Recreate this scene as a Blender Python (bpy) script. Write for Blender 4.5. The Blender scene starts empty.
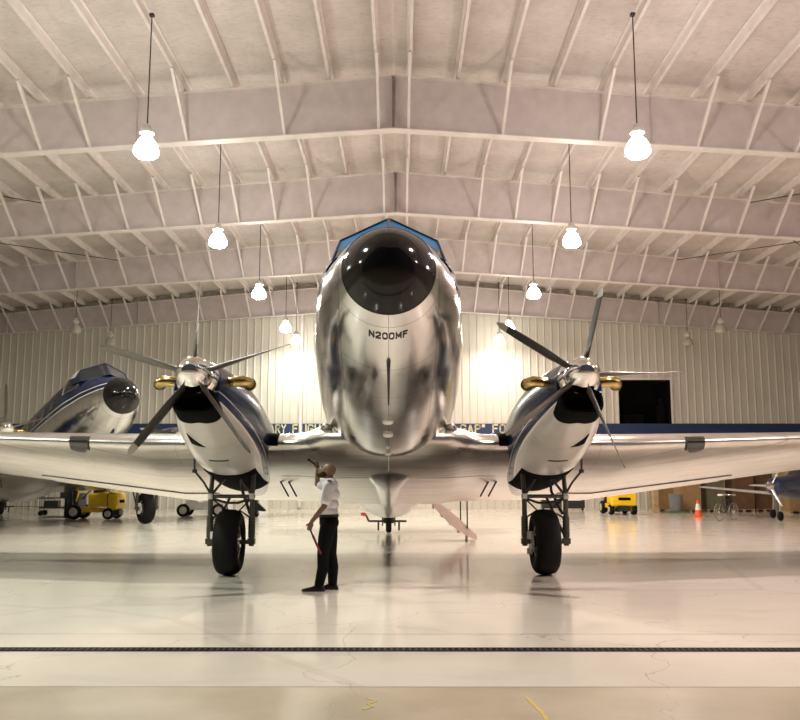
import bpy, bmesh, math, random
from mathutils import Vector, Matrix
random.seed(7)
PI = math.pi
R = math.radians
sc = bpy.context.scene
COL = sc.collection

# ------------------------------------------------------------------ materials
MATS = {}
def nodes_of(name):
    m = bpy.data.materials.new(name); m.use_nodes = True
    nt = m.node_tree
    b = nt.nodes['Principled BSDF']
    MATS[name] = m
    return m, nt, b

def lk(nt, a, b): nt.links.new(a, b)
def nd(nt, t, **kw):
    n = nt.nodes.new(t)
    for k, v in kw.items(): setattr(n, k, v)
    return n
def math_n(nt, op, a, b=None, clamp=False):
    n = nt.nodes.new('ShaderNodeMath'); n.operation = op; n.use_clamp = clamp
    for i, v in enumerate((a, b)):
        if v is None: continue
        if isinstance(v, (int, float)): n.inputs[i].default_value = v
        else: nt.links.new(v, n.inputs[i])
    return n.outputs[0]
def mixc(nt, fac, a, b):
    n = nt.nodes.new('ShaderNodeMix'); n.data_type = 'RGBA'
    if isinstance(fac, (int, float)): n.inputs[0].default_value = fac
    else: nt.links.new(fac, n.inputs[0])
    for i, v in ((6, a), (7, b)):
        if isinstance(v, tuple): n.inputs[i].default_value = (*v[:3], 1)
        else: nt.links.new(v, n.inputs[i])
    return n.outputs[2]
def noise(nt, vec, scale, detail=4, rough=.55, stretch=None):
    if stretch:
        mp = nd(nt, 'ShaderNodeMapping'); mp.inputs['Scale'].default_value = stretch
        lk(nt, vec, mp.inputs[0]); vec = mp.outputs[0]
    n = nd(nt, 'ShaderNodeTexNoise'); n.inputs['Scale'].default_value = scale
    n.inputs['Detail'].default_value = detail; n.inputs['Roughness'].default_value = rough
    lk(nt, vec, n.inputs['Vector'])
    return n.outputs['Fac']
def ramp(nt, fac, p0, p1):
    n = nd(nt, 'ShaderNodeMapRange'); n.inputs[1].default_value = p0; n.inputs[2].default_value = p1
    lk(nt, fac, n.inputs[0]); return n.outputs[0]
def bump(nt, b, h, strength, dist=.01):
    n = nd(nt, 'ShaderNodeBump'); n.inputs['Strength'].default_value = strength
    n.inputs['Distance'].default_value = dist
    lk(nt, h, n.inputs['Height']); lk(nt, n.outputs[0], b.inputs['Normal'])

def simple(name, col, rough=.5, metal=0.0, var=.08, scale=6, bmp=0.0, coat=0.0, spec=.5, trans=0, emis=None, est=0):
    m, nt, b = nodes_of(name)
    tc = nd(nt, 'ShaderNodeTexCoord')
    f = noise(nt, tc.outputs['Object'], scale)
    c2 = tuple(max(0, c * (1 - var * 2)) for c in col)
    c = mixc(nt, ramp(nt, f, .3, .7), c2, tuple(min(1, c * (1 + var * .5)) for c in col))
    lk(nt, c, b.inputs['Base Color'])
    b.inputs['Roughness'].default_value = rough
    b.inputs['Metallic'].default_value = metal
    b.inputs['Specular IOR Level'].default_value = spec
    b.inputs['Coat Weight'].default_value = coat
    b.inputs['Transmission Weight'].default_value = trans
    if emis:
        b.inputs['Emission Color'].default_value = (*emis, 1); b.inputs['Emission Strength'].default_value = est
    if bmp: bump(nt, b, f, bmp)
    return m

simple('tire_rubber', (.004, .0036, .0034), .7, spec=.25, var=.2, scale=20)
simple('black_paint', (.006, .006, .007), .35, spec=.3)
simple('black_gloss', (.007, .006, .006), .10, spec=.3)
simple('black_matte', (.003, .003, .003), .9, spec=.1)
simple('steel_tube', (.09, .09, .075), .38, .5, scale=14)
simple('dark_steel', (.05, .048, .045), .45, .6, scale=14)
simple('bright_steel', (.7, .7, .68), .22, 1.0)
simple('white_block', (.75, .72, .66), .35)
simple('chrome', (.85, .83, .8), .07, 1.0, var=.02)
simple('brass', (.62, .46, .17), .2, 1.0, var=.2, scale=9)
simple('blade_tip', (.42, .40, .36), .4)
simple('blade_metal', (.15, .138, .12), .34, .4, var=.1)
simple('blade_dark', (.035, .031, .027), .3, .3)
simple('navy_gloss', (.012, .028, .085), .16, coat=.6)
simple('blue_shade', (.003, .14, .36), .45, var=.15, scale=3, coat=.3)
simple('glass_dark', (.02, .022, .025), .05, coat=1)
simple('lens_glass', (.03, .028, .024), .10, .2, coat=1)
simple('primer_shaded', (.64, .56, .54), .5, var=.06, scale=2.5)  # same primer as the purlins, darkened to hold the web's shade
simple('purlin_paint', (.80, .73, .68), .5, var=.06, scale=2.5)
simple('yellow_paint', (.95, .62, .006), .35, var=.08)
simple('forklift_black', (.02, .02, .022), .4)
simple('grey_rim', (.55, .52, .45), .4, .3)
simple('cardboard', (.36, .23, .10), .8, var=.1, scale=3)
simple('cardboard_dark', (.16, .085, .04), .8, var=.15, scale=3)
simple('wood_pale', (.52, .38, .22), .7, var=.15, scale=4)
simple('green_plastic', (.10, .16, .06), .55)
simple('olive_board', (.15, .135, .08), .7)
simple('grey_plastic', (.20, .20, .19), .5)
simple('cone_orange', (.9, .12, .02), .5)
simple('white_plastic', (.8, .78, .74), .4)
simple('pale_skin', (.20, .105, .06), .5, var=.06, scale=30)
simple('beard_hair', (.02, .012, .008), .9)
simple('shirt_cotton', (.80, .78, .80), .8, var=.04, scale=12, bmp=.3)
simple('trouser_cloth', (.004, .004, .005), .85, spec=.15, var=.15, scale=20)
simple('shoe_leather', (.010, .009, .009), .3)
simple('red_cloth', (.22, .02, .015), .6)
simple('lamp_housing', (.75, .72, .66), .4)
simple('cord_black', (.05, .045, .04), .6)
simple('lit_glass', (1, .97, .9), .3, emis=(1, .98, .91), est=78)
simple('lit_glass_warm', (1, .95, .88), .3, emis=(1, .92, .87), est=78)
simple('lit_glass_rear', (1, .97, .9), .3, emis=(1, .97, .90), est=34)
simple('unlit_glass', (.6, .58, .5), .2)
simple('sign_navy', (.014, .035, .11), .5)
simple('sign_letter', (.80, .74, .42), .5)
simple('yellow_mark', (.55, .42, .12), .7)
simple('text_black', (.02, .02, .022), .5)
simple('disc_white', (.85, .83, .78), .4)
simple('red_flag', (.6, .08, .05), .6)
simple('stair_pink', (.62, .48, .42), .5)
simple('white_gloss', (.78, .76, .72), .25, coat=.4)
simple('room_dark', (.018, .016, .014), .8)
simple('room_beige', (.30, .24, .17), .7)
simple('drain_steel', (.006, .005, .005), .8, spec=.1)
simple('drain_bar', (.05, .042, .036), .7, spec=.2)
simple('wire_grey', (.25, .24, .22), .4, .5)
simple('blue_fabric', (.10, .16, .30), .7)

# polished concrete
def make_concrete():
    m, nt, b = nodes_of('polished_concrete')
    tc = nd(nt, 'ShaderNodeTexCoord'); P = tc.outputs['Object']
    sep = nd(nt, 'ShaderNodeSeparateXYZ'); lk(nt, P, sep.inputs[0])
    big = noise(nt, P, .22, 5); mid = noise(nt, P, 1.3, 6, .6); stain = noise(nt, P, .6, 3, .5, (1, 3, 1))
    c = mixc(nt, ramp(nt, big, .3, .7), (.68, .62, .54), (.77, .71, .63))
    c = mixc(nt, math_n(nt, 'MULTIPLY', ramp(nt, mid, .45, .8), .25), c, (.56, .48, .37))
    c = mixc(nt, math_n(nt, 'MULTIPLY', ramp(nt, stain, .58, .8), .3), c, (.42, .34, .25))
    # outside apron, rougher and browner, on the near side of the door line
    ap = math_n(nt, 'LESS_THAN', sep.outputs[1], 7.29)
    apc = mixc(nt, ramp(nt, mid, .3, .7), (.34, .28, .19), (.47, .39, .28))
    c = mixc(nt, ap, c, apc)
    # joints
    w = noise(nt, P, 1.5, 2)
    def joint(coord, at, wd):
        d = math_n(nt, 'ABSOLUTE', math_n(nt, 'SUBTRACT', coord, at))
        return math_n(nt, 'LESS_THAN', d, wd)
    j = math_n(nt, 'MAXIMUM', joint(sep.outputs[1], 9.67, .010), joint(sep.outputs[1], 7.29, .012))
    for at in (14.2, 21.8, 29.4, 37.1): j = math_n(nt, 'MAXIMUM', j, joint(sep.outputs[1], at, .007))
    c = mixc(nt, math_n(nt, 'MULTIPLY', j, .75), c, (.13, .10, .07))
    # hairline cracks
    vo = nd(nt, 'ShaderNodeTexVoronoi'); vo.feature = 'DISTANCE_TO_EDGE'; vo.inputs['Scale'].default_value = .28
    mx = nd(nt, 'ShaderNodeVectorMath', operation='ADD')
    nn = nd(nt, 'ShaderNodeTexNoise'); nn.inputs['Scale'].default_value = 1.2; nn.inputs['Detail'].default_value = 8
    lk(nt, P, nn.inputs['Vector']); lk(nt, P, mx.inputs[0]); lk(nt, nn.outputs['Color'], mx.inputs[1]); lk(nt, mx.outputs[0], vo.inputs['Vector'])
    cr = math_n(nt, 'LESS_THAN', vo.outputs['Distance'], .0016)
    c = mixc(nt, math_n(nt, 'MULTIPLY', cr, .35), c, (.16, .12, .08))
    # faint sweeping tyre marks
    sv = nd(nt, 'ShaderNodeTexVoronoi'); sv.feature = 'DISTANCE_TO_EDGE'; sv.inputs['Scale'].default_value = .13
    lk(nt, P, sv.inputs['Vector'])
    c = mixc(nt, math_n(nt, 'MULTIPLY', math_n(nt, 'LESS_THAN', sv.outputs['Distance'], .008), .12), c, (.30, .24, .18))
    lk(nt, c, b.inputs['Base Color'])
    r = math_n(nt, 'ADD', math_n(nt, 'MULTIPLY', mid, .12), .07)
    r = math_n(nt, 'ADD', r, math_n(nt, 'MULTIPLY', ap, .25))
    lk(nt, r, b.inputs['Roughness'])
    b.inputs['Specular IOR Level'].default_value = .75
    bump(nt, b, noise(nt, P, .9, 2), .012, .02)
make_concrete()

def make_panelled(name, col, rough, metal, seam_u=.9, seam_v=None, dark=.35, wob=.02, paint=None, coat=0, rivet=True, sw=.004, streak=0):
    """sheet metal with seams across Y (and X) and an optional paint scheme"""
    m, nt, b = nodes_of(name)
    tc = nd(nt, 'ShaderNodeTexCoord'); P = tc.outputs['Object']
    sep = nd(nt, 'ShaderNodeSeparateXYZ'); lk(nt, P, sep.inputs[0])
    n1 = noise(nt, P, 1.7, 5); n2 = noise(nt, P, 9, 3)
    c = mixc(nt, ramp(nt, n1, .3, .75), tuple(x * .80 for x in col), col)
    def seam(coord, pitch, off, wd):
        pp = nd(nt, 'ShaderNodeMath', operation='PINGPONG'); lk(nt, math_n(nt, 'ADD', coord, off), pp.inputs[0]); pp.inputs[1].default_value = pitch / 2
        return math_n(nt, 'LESS_THAN', pp.outputs[0], wd)
    s = seam(sep.outputs[1], seam_u, .13, sw)
    if streak:
        ns = noise(nt, P, 1.6, 4, .6, (.35, 3.2, 1)); c = mixc(nt, math_n(nt, 'MULTIPLY', ramp(nt, ns, .42, .68), streak), c, tuple(x * .55 for x in col))
    if seam_v: s = math_n(nt, 'MAXIMUM', s, seam(sep.outputs[0], seam_v, .0, .004))
    met = None
    if rivet:
        # rivet rows beside the seams
        rv = math_n(nt, 'MULTIPLY', seam(sep.outputs[1], seam_u, .13 + .02, .006), seam(math_n(nt, 'ADD', sep.outputs[0], sep.outputs[2]), .05, 0, .005))
        c = mixc(nt, math_n(nt, 'MULTIPLY', rv, .35), c, tuple(x * .3 for x in col))
    if paint:
        c, met = paint(nt, sep, c)
    c = mixc(nt, math_n(nt, 'MULTIPLY', s, dark), c, (.03, .028, .025))
    lk(nt, c, b.inputs['Base Color'])
    rr = math_n(nt, 'ADD', math_n(nt, 'MULTIPLY', n1, .10), rough - .05)
    if met is not None:
        lk(nt, math_n(nt, 'MULTIPLY', met, metal), b.inputs['Metallic'])
    else: b.inputs['Metallic'].default_value = metal
    lk(nt, rr, b.inputs['Roughness'])
    b.inputs['Coat Weight'].default_value = coat
    h = math_n(nt, 'ADD', math_n(nt, 'MULTIPLY', noise(nt, P, 1.6, 1), 1.0), math_n(nt, 'MULTIPLY', s, -.03))
    bump(nt, b, h, wob * 10, .02)
    return m

def fus_paint(nt, sep, c):
    z = sep.outputs[2]; y = sep.outputs[1]
    def above(v): return math_n(nt, 'GREATER_THAN', z, v)
    lo = 1.04
    navy = mixc(nt, above(lo), c, (.008, .02, .065))
    nv = mixc(nt, math_n(nt, 'MULTIPLY', above(lo), math_n(nt, 'LESS_THAN', z, lo + .03)), navy, (.8, .78, .75))
    nv = mixc(nt, math_n(nt, 'MULTIPLY', above(lo + .16), math_n(nt, 'LESS_THAN', z, lo + .19)), nv, (.8, .78, .75))
    # silver-white roof aft of the windscreen
    roof = math_n(nt, 'MULTIPLY', above(1.97), math_n(nt, 'GREATER_THAN', y, -3.5))
    nv = mixc(nt, roof, nv, (.72, .70, .68))
    met = math_n(nt, 'SUBTRACT', 1.0, above(lo))
    return nv, met
make_panelled('fuselage_skin', (.76, .75, .735), .17, 1.0, .85, .62, dark=.65, wob=.02, paint=fus_paint)

def nac_paint(nt, sep, c):
    z = sep.outputs[2]; y = sep.outputs[1]
    # h = z above the sweeping stripe line
    h = math_n(nt, 'ADD', math_n(nt, 'SUBTRACT', z, -.34), math_n(nt, 'MULTIPLY', y, .10))
    def band(a, bb): return math_n(nt, 'MULTIPLY', math_n(nt, 'GREATER_THAN', h, a), math_n(nt, 'LESS_THAN', h, bb))
    c2 = mixc(nt, math_n(nt, 'GREATER_THAN', h, 0), c, (.008, .026, .09))
    c2 = mixc(nt, band(0, .025), c2, (.85, .83, .80))
    c2 = mixc(nt, band(.13, .15), c2, (.85, .83, .80))
    chrome = math_n(nt, 'MULTIPLY', math_n(nt, 'GREATER_THAN', z, .62), math_n(nt, 'LESS_THAN', y, .8))
    c2 = mixc(nt, chrome, c2, (.75, .73, .70))
    met = math_n(nt, 'MAXIMUM', math_n(nt, 'MULTIPLY', math_n(nt, 'LESS_THAN', h, 0), .25), chrome)
    return c2, met
make_panelled('nacelle_skin', (.80, .77, .72), .22, 1.0, 1.4, None, dark=.35, wob=.004, paint=nac_paint, coat=.3, rivet=False)
make_panelled('wing_skin', (.78, .73, .68), .24, .88, .50, 1.9, dark=.38, wob=.010, rivet=False, sw=.011, streak=.45)

def make_wall():
    m, nt, b = nodes_of('wall_panel')
    tc = nd(nt, 'ShaderNodeTexCoord'); P = tc.outputs['Object']
    n1 = noise(nt, P, .35, 4); n2 = noise(nt, P, 3, 3, .5, (1, 1, .1))
    c = mixc(nt, ramp(nt, n1, .3, .7), (.60, .56, .47), (.68, .64, .55))
    c = mixc(nt, math_n(nt, 'MULTIPLY', ramp(nt, n2, .5, .8), .2), c, (.45, .41, .33))
    lk(nt, c, b.inputs['Base Color']); b.inputs['Roughness'].default_value = .42
make_wall()
def make_insul():
    m, nt, b = nodes_of('roof_insulation')
    tc = nd(nt, 'ShaderNodeTexCoord'); P = tc.outputs['Object']
    n1 = noise(nt, P, .8, 5, .6); n2 = noise(nt, P, 5, 6, .75, (1, 2.6, 1)); n3 = noise(nt, P, 1.6, 3, .5, (4, .25, 1))
    c = mixc(nt, ramp(nt, n1, .3, .7), (.56, .50, .46), (.71, .64, .60))
    c = mixc(nt, math_n(nt, 'MULTIPLY', ramp(nt, n2, .50, .70), .6), c, (.40, .34, .29))
    c = mixc(nt, math_n(nt, 'MULTIPLY', ramp(nt, n3, .58, .8), .3), c, (.42, .37, .32))
    lk(nt, c, b.inputs['Base Color']); b.inputs['Roughness'].default_value = .6
    bump(nt, b, n2, .5, .03)
make_insul()

# ------------------------------------------------------------------ mesh building
class MB:
    def __init__(s): s.v = []; s.f = []; s.m = []
    def add(s, vs, fs, mi=0):
        o = len(s.v); s.v += [tuple(v) for v in vs]
        s.f += [tuple(i + o for i in f) for f in fs]; s.m += [mi] * len(fs)
        return s
    def box(s, c, d, mi=0, rot=None):
        x, y, z = (k / 2 for k in d)
        vs = [Vector((a * x, b * y, e * z)) for a in (-1, 1) for b in (-1, 1) for e in (-1, 1)]
        if rot is not None: vs = [rot @ v for v in vs]
        vs = [v + Vector(c) for v in vs]
        return s.add(vs, [(0, 1, 3, 2), (4, 6, 7, 5), (0, 4, 5, 1), (2, 3, 7, 6), (0, 2, 6, 4), (1, 5, 7, 3)], mi)
    def beam(s, a, b, w, h, mi=0, up=(0, 0, 1)):
        a, b = Vector(a), Vector(b); d = (b - a); L = d.length; d = d / L
        u = Vector(up); sd = d.cross(u)
        if sd.length < 1e-4: sd = d.cross(Vector((0, 1, 0)))
        sd.normalize(); u = sd.cross(d)
        rot = Matrix((sd, d, u)).transposed()
        return s.box((a + b) / 2, (w, L, h), mi, rot)
    def tube(s, pts, r, n=12, mi=0, caps=True):
        pts = [Vector(p) for p in pts]; k = len(pts)
        rs = r if isinstance(r, (list, tuple)) else [r] * k
        vs = []; prev = None
        for i, p in enumerate(pts):
            t = (pts[min(i + 1, k - 1)] - pts[max(i - 1, 0)]).normalized()
            if prev is None:
                a = t.cross(Vector((0, 0, 1)))
                if a.length < 1e-3: a = t.cross(Vector((0, 1, 0)))
                a.normalize()
            else:
                a = prev - t * prev.dot(t); a.normalize()
            prev = a; b = t.cross(a)
            for j in range(n):
                q = 2 * PI * j / n
                vs.append(p + (a * math.cos(q) + b * math.sin(q)) * rs[i])
        fs = [(i * n + j, i * n + (j + 1) % n, (i + 1) * n + (j + 1) % n, (i + 1) * n + j) for i in range(k - 1) for j in range(n)]
        if caps: fs += [tuple(reversed(range(n))), tuple((k - 1) * n + j for j in range(n))]
        return s.add(vs, fs, mi)
    def lathe(s, prof, c=(0, 0, 0), axis='z', n=32, mi=0):
        """prof: (radius, height along axis)"""
        vs = []; k = len(prof)
        for r, h in prof:
            for j in range(n):
                q = 2 * PI * j / n; a, b = r * math.cos(q), r * math.sin(q)
                p = {'z': (a, b, h), 'y': (a, h, b), 'x': (h, a, b)}[axis]
                vs.append((p[0] + c[0], p[1] + c[1], p[2] + c[2]))
        fs = [(i * n + j, i * n + (j + 1) % n, (i + 1) * n + (j + 1) % n, (i + 1) * n + j) for i in range(k - 1) for j in range(n)]
        fs += [tuple(range(n)), tuple((k - 1) * n + j for j in range(n))]
        return s.add(vs, fs, mi)
    def loft(s, rings, mi=0, closed=True, caps=True):
        n = len(rings[0]); k = len(rings); vs = [p for r in rings for p in r]
        m = n if closed else n - 1
        fs = [(i * n + j, i * n + (j + 1) % n, (i + 1) * n + (j + 1) % n, (i + 1) * n + j) for i in range(k - 1) for j in range(m)]
        if caps and closed: fs += [tuple(range(n)), tuple((k - 1) * n + j for j in range(n))]
        return s.add(vs, fs, mi)
    def slab(s, grid, off):
        """grid[i][j] of points; off = thickness vector or function"""
        a = len(grid); b = len(grid[0]); g = [Vector(p) for r in grid for p in r]
        o = [p + (off(p) if callable(off) else Vector(off)) for p in g]
        fs = []
        for i in range(a - 1):
            for j in range(b - 1):
                q = (i * b + j, i * b + j + 1, (i + 1) * b + j + 1, (i + 1) * b + j)
                fs.append(q); fs.append(tuple(x + a * b for x in reversed(q)))
        rim = [i for i in range(b)] + [i * b + b - 1 for i in range(1, a)] + [(a - 1) * b + j for j in range(b - 2, -1, -1)] + [i * b for i in range(a - 2, 0, -1)]
        for t in range(len(rim)):
            p, q = rim[t], rim[(t + 1) % len(rim)]
            fs.append((q, p, p + a * b, q + a * b))
        return s.add(g + o, fs)
    def build(s, name, mats, parent=None, smooth=40, bevel=0):
        me = bpy.data.meshes.new(name); me.from_pydata(s.v, [], s.f)
        if not isinstance(mats, (list, tuple)): mats = [mats]
        for m in mats: me.materials.append(MATS[m])
        me.polygons.foreach_set('material_index', s.m)
        bm = bmesh.new(); bm.from_mesh(me); bmesh.ops.recalc_face_normals(bm, faces=bm.faces); bm.to_mesh(me); bm.free()
        if smooth:
            me.polygons.foreach_set('use_smooth', [True] * len(me.polygons)); me.set_sharp_from_angle(angle=R(smooth))
        me.update()
        o = bpy.data.objects.new(name, me); COL.objects.link(o)
        if parent: o.parent = parent
        if bevel:
            md = o.modifiers.new('bevel', 'BEVEL'); md.width = bevel; md.segments = 2; md.limit_method = 'ANGLE'
        return o

def tag(o, label=None, cat=None, group=None, kind=None):
    if label: o['label'] = label
    if cat: o['category'] = cat
    if group: o['group'] = group
    if kind: o['kind'] = kind
    return o
def thing(name, loc=(0, 0, 0), rz=0.0, label=None, cat=None, group=None):
    o = bpy.data.objects.new(name, None); COL.objects.link(o)
    o.location = loc; o.rotation_euler = (0, 0, rz); o.empty_display_size = .3
    return tag(o, label, cat, group)
def dup(o, parent=None, loc=None, rz=None, label=None, group=None):
    kids = list(o.children)
    c = o.copy(); COL.objects.link(c)
    if parent: c.parent = parent
    if loc is not None: c.location = loc
    if rz is not None: c.rotation_euler = (0, 0, rz)
    if label: c['label'] = label
    if group: c['group'] = group
    for ch in kids: dup(ch, c)
    return c
def interp(tab, y):
    """monotone-ish Catmull interpolation of rows (y, a, b, ...)"""
    n = len(tab)
    if y <= tab[0][0]: return tab[0][1:]
    if y >= tab[-1][0]: return tab[-1][1:]
    for i in range(n - 1):
        if tab[i][0] <= y <= tab[i + 1][0]: break
    x0, x1 = tab[i][0], tab[i + 1][0]; h = x1 - x0; t = (y - x0) / h
    out = []
    for k in range(1, len(tab[0])):
        p0, p1 = tab[i][k], tab[i + 1][k]; d = (p1 - p0) / h
        dm = (p0 - tab[i - 1][k]) / (x0 - tab[i - 1][0]) if i > 0 else d
        dp = (tab[i + 2][k] - p1) / (tab[i + 2][0] - x1) if i + 2 < n else d
        m0 = 0 if dm * d <= 0 else 2 * dm * d / (dm + d)
        m1 = 0 if dp * d <= 0 else 2 * dp * d / (dp + d)
        out.append(p0 * (2*t**3 - 3*t*t + 1) + m0*h * (t**3 - 2*t*t + t) + p1 * (-2*t**3 + 3*t*t) + m1*h * (t**3 - t*t))
    return tuple(out)

# ------------------------------------------------------------------ hangar shell
HW = 30.0; Y0 = 6.4; Y1 = 46.4
def roof_z(x): return 12.78 - .0833 * abs(x)
mb = MB(); mb.box((0, 22, -.15), (90, 70, .3)); fl = mb.build('floor', 'polished_concrete', smooth=0); tag(fl, kind='structure')
mb = MB()
for s in (-1, 1):
    xs = [0, s * HW]
    mb.slab([[(x, y, roof_z(x)) for y in (Y0, Y1)] for x in xs], (0, 0, .12))
tag(mb.build('ceiling', 'roof_insulation', smooth=0), kind='structure')

WX0, WX1, WZ0, WZ1 = 12.55, 15.42, 4.56, 7.0
def corr_wall(name, a0, a1, fn, top, hole=None):
    """profile along a, fn(a, depth, z)->point"""
    mb = MB(); pitch = .41; prof = []
    a = a0
    while a < a1:
        prof += [(a, 0), (a + .30, 0), (a + .33, -.045), (a + .38, -.045)]
        a += pitch
    prof.append((a1, 0))
    prof = [p for p in prof if p[0] <= a1]
    if hole:
        prof = sorted([p for p in prof if all(abs(p[0] - h) > .02 for h in hole[:2])] + [(hole[0], 0), (hole[1], 0)])
    for (p, dp), (q, dq) in zip(prof, prof[1:]):
        mid = (p + q) / 2
        zz = [(0, None)]
        if hole and hole[0] < mid < hole[1]:
            segs = [(0, hole[2]), (hole[3], None)]
        else: segs = [(0, None)]
        for z0, z1 in segs:
            zp = top(p) if z1 is None else z1; zq = top(q) if z1 is None else z1
            mb.add([fn(p, dp, z0), fn(q, dq, z0), fn(q, dq, zq), fn(p, dp, zp)], [(0, 1, 2, 3)])
    o = mb.build(name, 'wall_panel', smooth=0); tag(o, kind='structure'); return o
corr_wall('wall_back', -HW, HW, lambda a, d, z: (a, Y1 + d, z), lambda a: roof_z(a) + .05, (WX0 - .49, WX1 - .49, WZ0, WZ1))
corr_wall('wall_left', Y0, Y1, lambda a, d, z: (-HW - d, a, z), lambda a: roof_z(HW) + .05)
corr_wall('wall_right', Y0, Y1, lambda a, d, z: (HW + d, a, z), lambda a: roof_z(HW) + .05)
# backing sheet so that nothing leaks
mb = MB()
for p in ((-HW - .12, Y0, 0), (HW + .12, Y0, 0)):
    mb.slab([[(p[0], y, z) for z in (0, 10.3)] for y in (Y0, Y1 + .1)], (.02, 0, 0))
tag(mb.build('wall_outer', 'wall_panel', smooth=0), kind='structure')

# dark interior window in the back wall
w = thing('window_1', (WX0, Y1, WZ0)); tag(w, kind='structure')
mb = MB(); W = WX1 - WX0; H = WZ1 - WZ0
mb.box((W/2, 1.5, -.03), (W + .1, 3, .06)); mb.box((W/2, 1.5, H + .03), (W + .1, 3, .06)); mb.box((-.03, 1.5, H/2), (.06, 3, H)); mb.box((W + .03, 1.5, H/2), (.06, 3, H)); mb.box((W/2, 3.02, H/2), (W, .05, H))
mb.build('window_recess', 'room_dark', w)
mb = MB(); mb.box((W/2, -.03, H + .05), (W + .22, .1, .12)); mb.box((-.05, -.03, H/2), (.1, .1, H)); mb.box((W + .05, -.03, H/2), (.1, .1, H)); mb.box((W/2, -.03, -.04), (W + .22, .1, .08))
mb.build('window_frame', 'purlin_paint', w)
mb = MB(); mb.box((W - .32, .9, .55), (.42, .4, 1.1)); mb.box((W - .30, .85, 1.25), (.22, .25, .45)); mb.box((W*.4, 1.6, .35), (1.1, .6, .5)); mb.build('cabinet', 'room_beige', w, bevel=.02)
mb = MB(); mb.box((W/2, .02, H/2), (W, .012, H)); 
gm, gnt, gb = nodes_of('clear_glass'); gb.inputs['Transmission Weight'].default_value = 1; gb.inputs['Roughness'].default_value = .02; gb.inputs['IOR'].default_value = 1.1
mb.build('pane', 'clear_glass', w)

# sign band with lettering
sb = thing('wall_sign', (0, Y1 - .09, 3.93), label='long navy sign band with pale yellow lettering across the back wall', cat='sign')
mb = MB(); mb.box((0, 0, .33), (58, .05, .66)); mb.build('sign_board', 'sign_navy', sb)
GLYPH = {  # strokes on a 4 x 6 grid
 'N': [((0,0),(0,6)), ((0,6),(4,0)), ((4,0),(4,6))], 'M': [((0,0),(0,6)), ((0,6),(2.2,1.6)), ((2.2,1.6),(4.4,6)), ((4.4,6),(4.4,0))],
 'F': [((0,0),(0,6)), ((0,6),(3.6,6)), ((0,3.2),(3,3.2))], '0': [((.8,0),(3.2,0)), ((3.2,0),(4,1.2)), ((4,1.2),(4,4.8)), ((4,4.8),(3.2,6)), ((3.2,6),(.8,6)), ((.8,6),(0,4.8)), ((0,4.8),(0,1.2)), ((0,1.2),(.8,0))],
 '2': [((4,0),(0,0)), ((0,0),(0,.8)), ((0,.8),(4,3.8)), ((4,3.8),(4,5)), ((4,5),(3.2,6)), ((3.2,6),(.8,6)), ((.8,6),(0,5))],
 'A': [((0,0),(2,6)), ((2,6),(4,0)), ((.7,2),(3.3,2))], 'R': [((0,0),(0,6)), ((0,6),(3,6)), ((3,6),(4,5)), ((4,5),(4,4)), ((4,4),(3,3)), ((3,3),(0,3)), ((1.8,3),(4,0))],
 'P': [((0,0),(0,6)), ((0,6),(3,6)), ((3,6),(4,5)), ((4,5),(4,4)), ((4,4),(3,3)), ((3,3),(0,3))], 'Y': [((0,6),(2,3)), ((4,6),(2,3)), ((2,3),(2,0))],
 'L': [((0,6),(0,0)), ((0,0),(3.6,0))], 'I': [((0,0),(0,6))], 'H': [((0,0),(0,6)), ((4,0),(4,6)), ((0,3),(4,3))],
 'G': [((4,5),(3.2,6)), ((3.2,6),(.8,6)), ((.8,6),(0,4.8)), ((0,4.8),(0,1.2)), ((0,1.2),(.8,0)), ((.8,0),(4,0)), ((4,0),(4,2.8)), ((4,2.8),(2.2,2.8))],
 '"': [((0,4.6),(0,6)), ((1.3,4.6),(1.3,6))]}
GLYPH['O'] = GLYPH['0']
def text_mesh(body, size, mat, align='LEFT', spacing=1.0):
    mb = MB(); x = 0.0; k = size / 8.0; w = .62
    for ch in body:
        st = GLYPH[ch]
        for a, b in st:
            a = Vector((a[0] + x, a[1], 0)); b = Vector((b[0] + x, b[1], 0)); d = (b - a).normalized(); n = Vector((-d.y, d.x, 0)) * w; d = d * w * .75
            n_ = max(2, int((b - a).length / .8) + 1); prev = None
            row = [(a - d).lerp(b + d, t / n_) for t in range(n_ + 1)]
            mb.add([tuple((p + sg * n) * k) for p in row for sg in (-1, 1)], [(2*t, 2*t+1, 2*t+3, 2*t+2) for t in range(n_)])
        x += max(max(p[0], q[0]) for p, q in st) + 2.1 * spacing
    me = bpy.data.meshes.new('lettering'); me.from_pydata(mb.v, [], mb.f); me.materials.append(MATS[mat]); return me
for word, x0, x1 in (('ARY', -6.50, -5.58), ('FLIGH', -5.25, -3.72), ('GAP"', 3.86, 5.22), ('FOR', 5.62, 6.78)):
    me = text_mesh(word, .56, 'sign_letter')
    xs = [v.co.x for v in me.vertices]; a, b = min(xs), max(xs)
    for v in me.vertices:
        v.co = Vector((x0 + (v.co.x - a) / (b - a) * (x1 - x0), -.032 , .17 + v.co.y))
    o = bpy.data.objects.new('lettering', me); COL.objects.link(o); o.parent = sb

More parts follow.
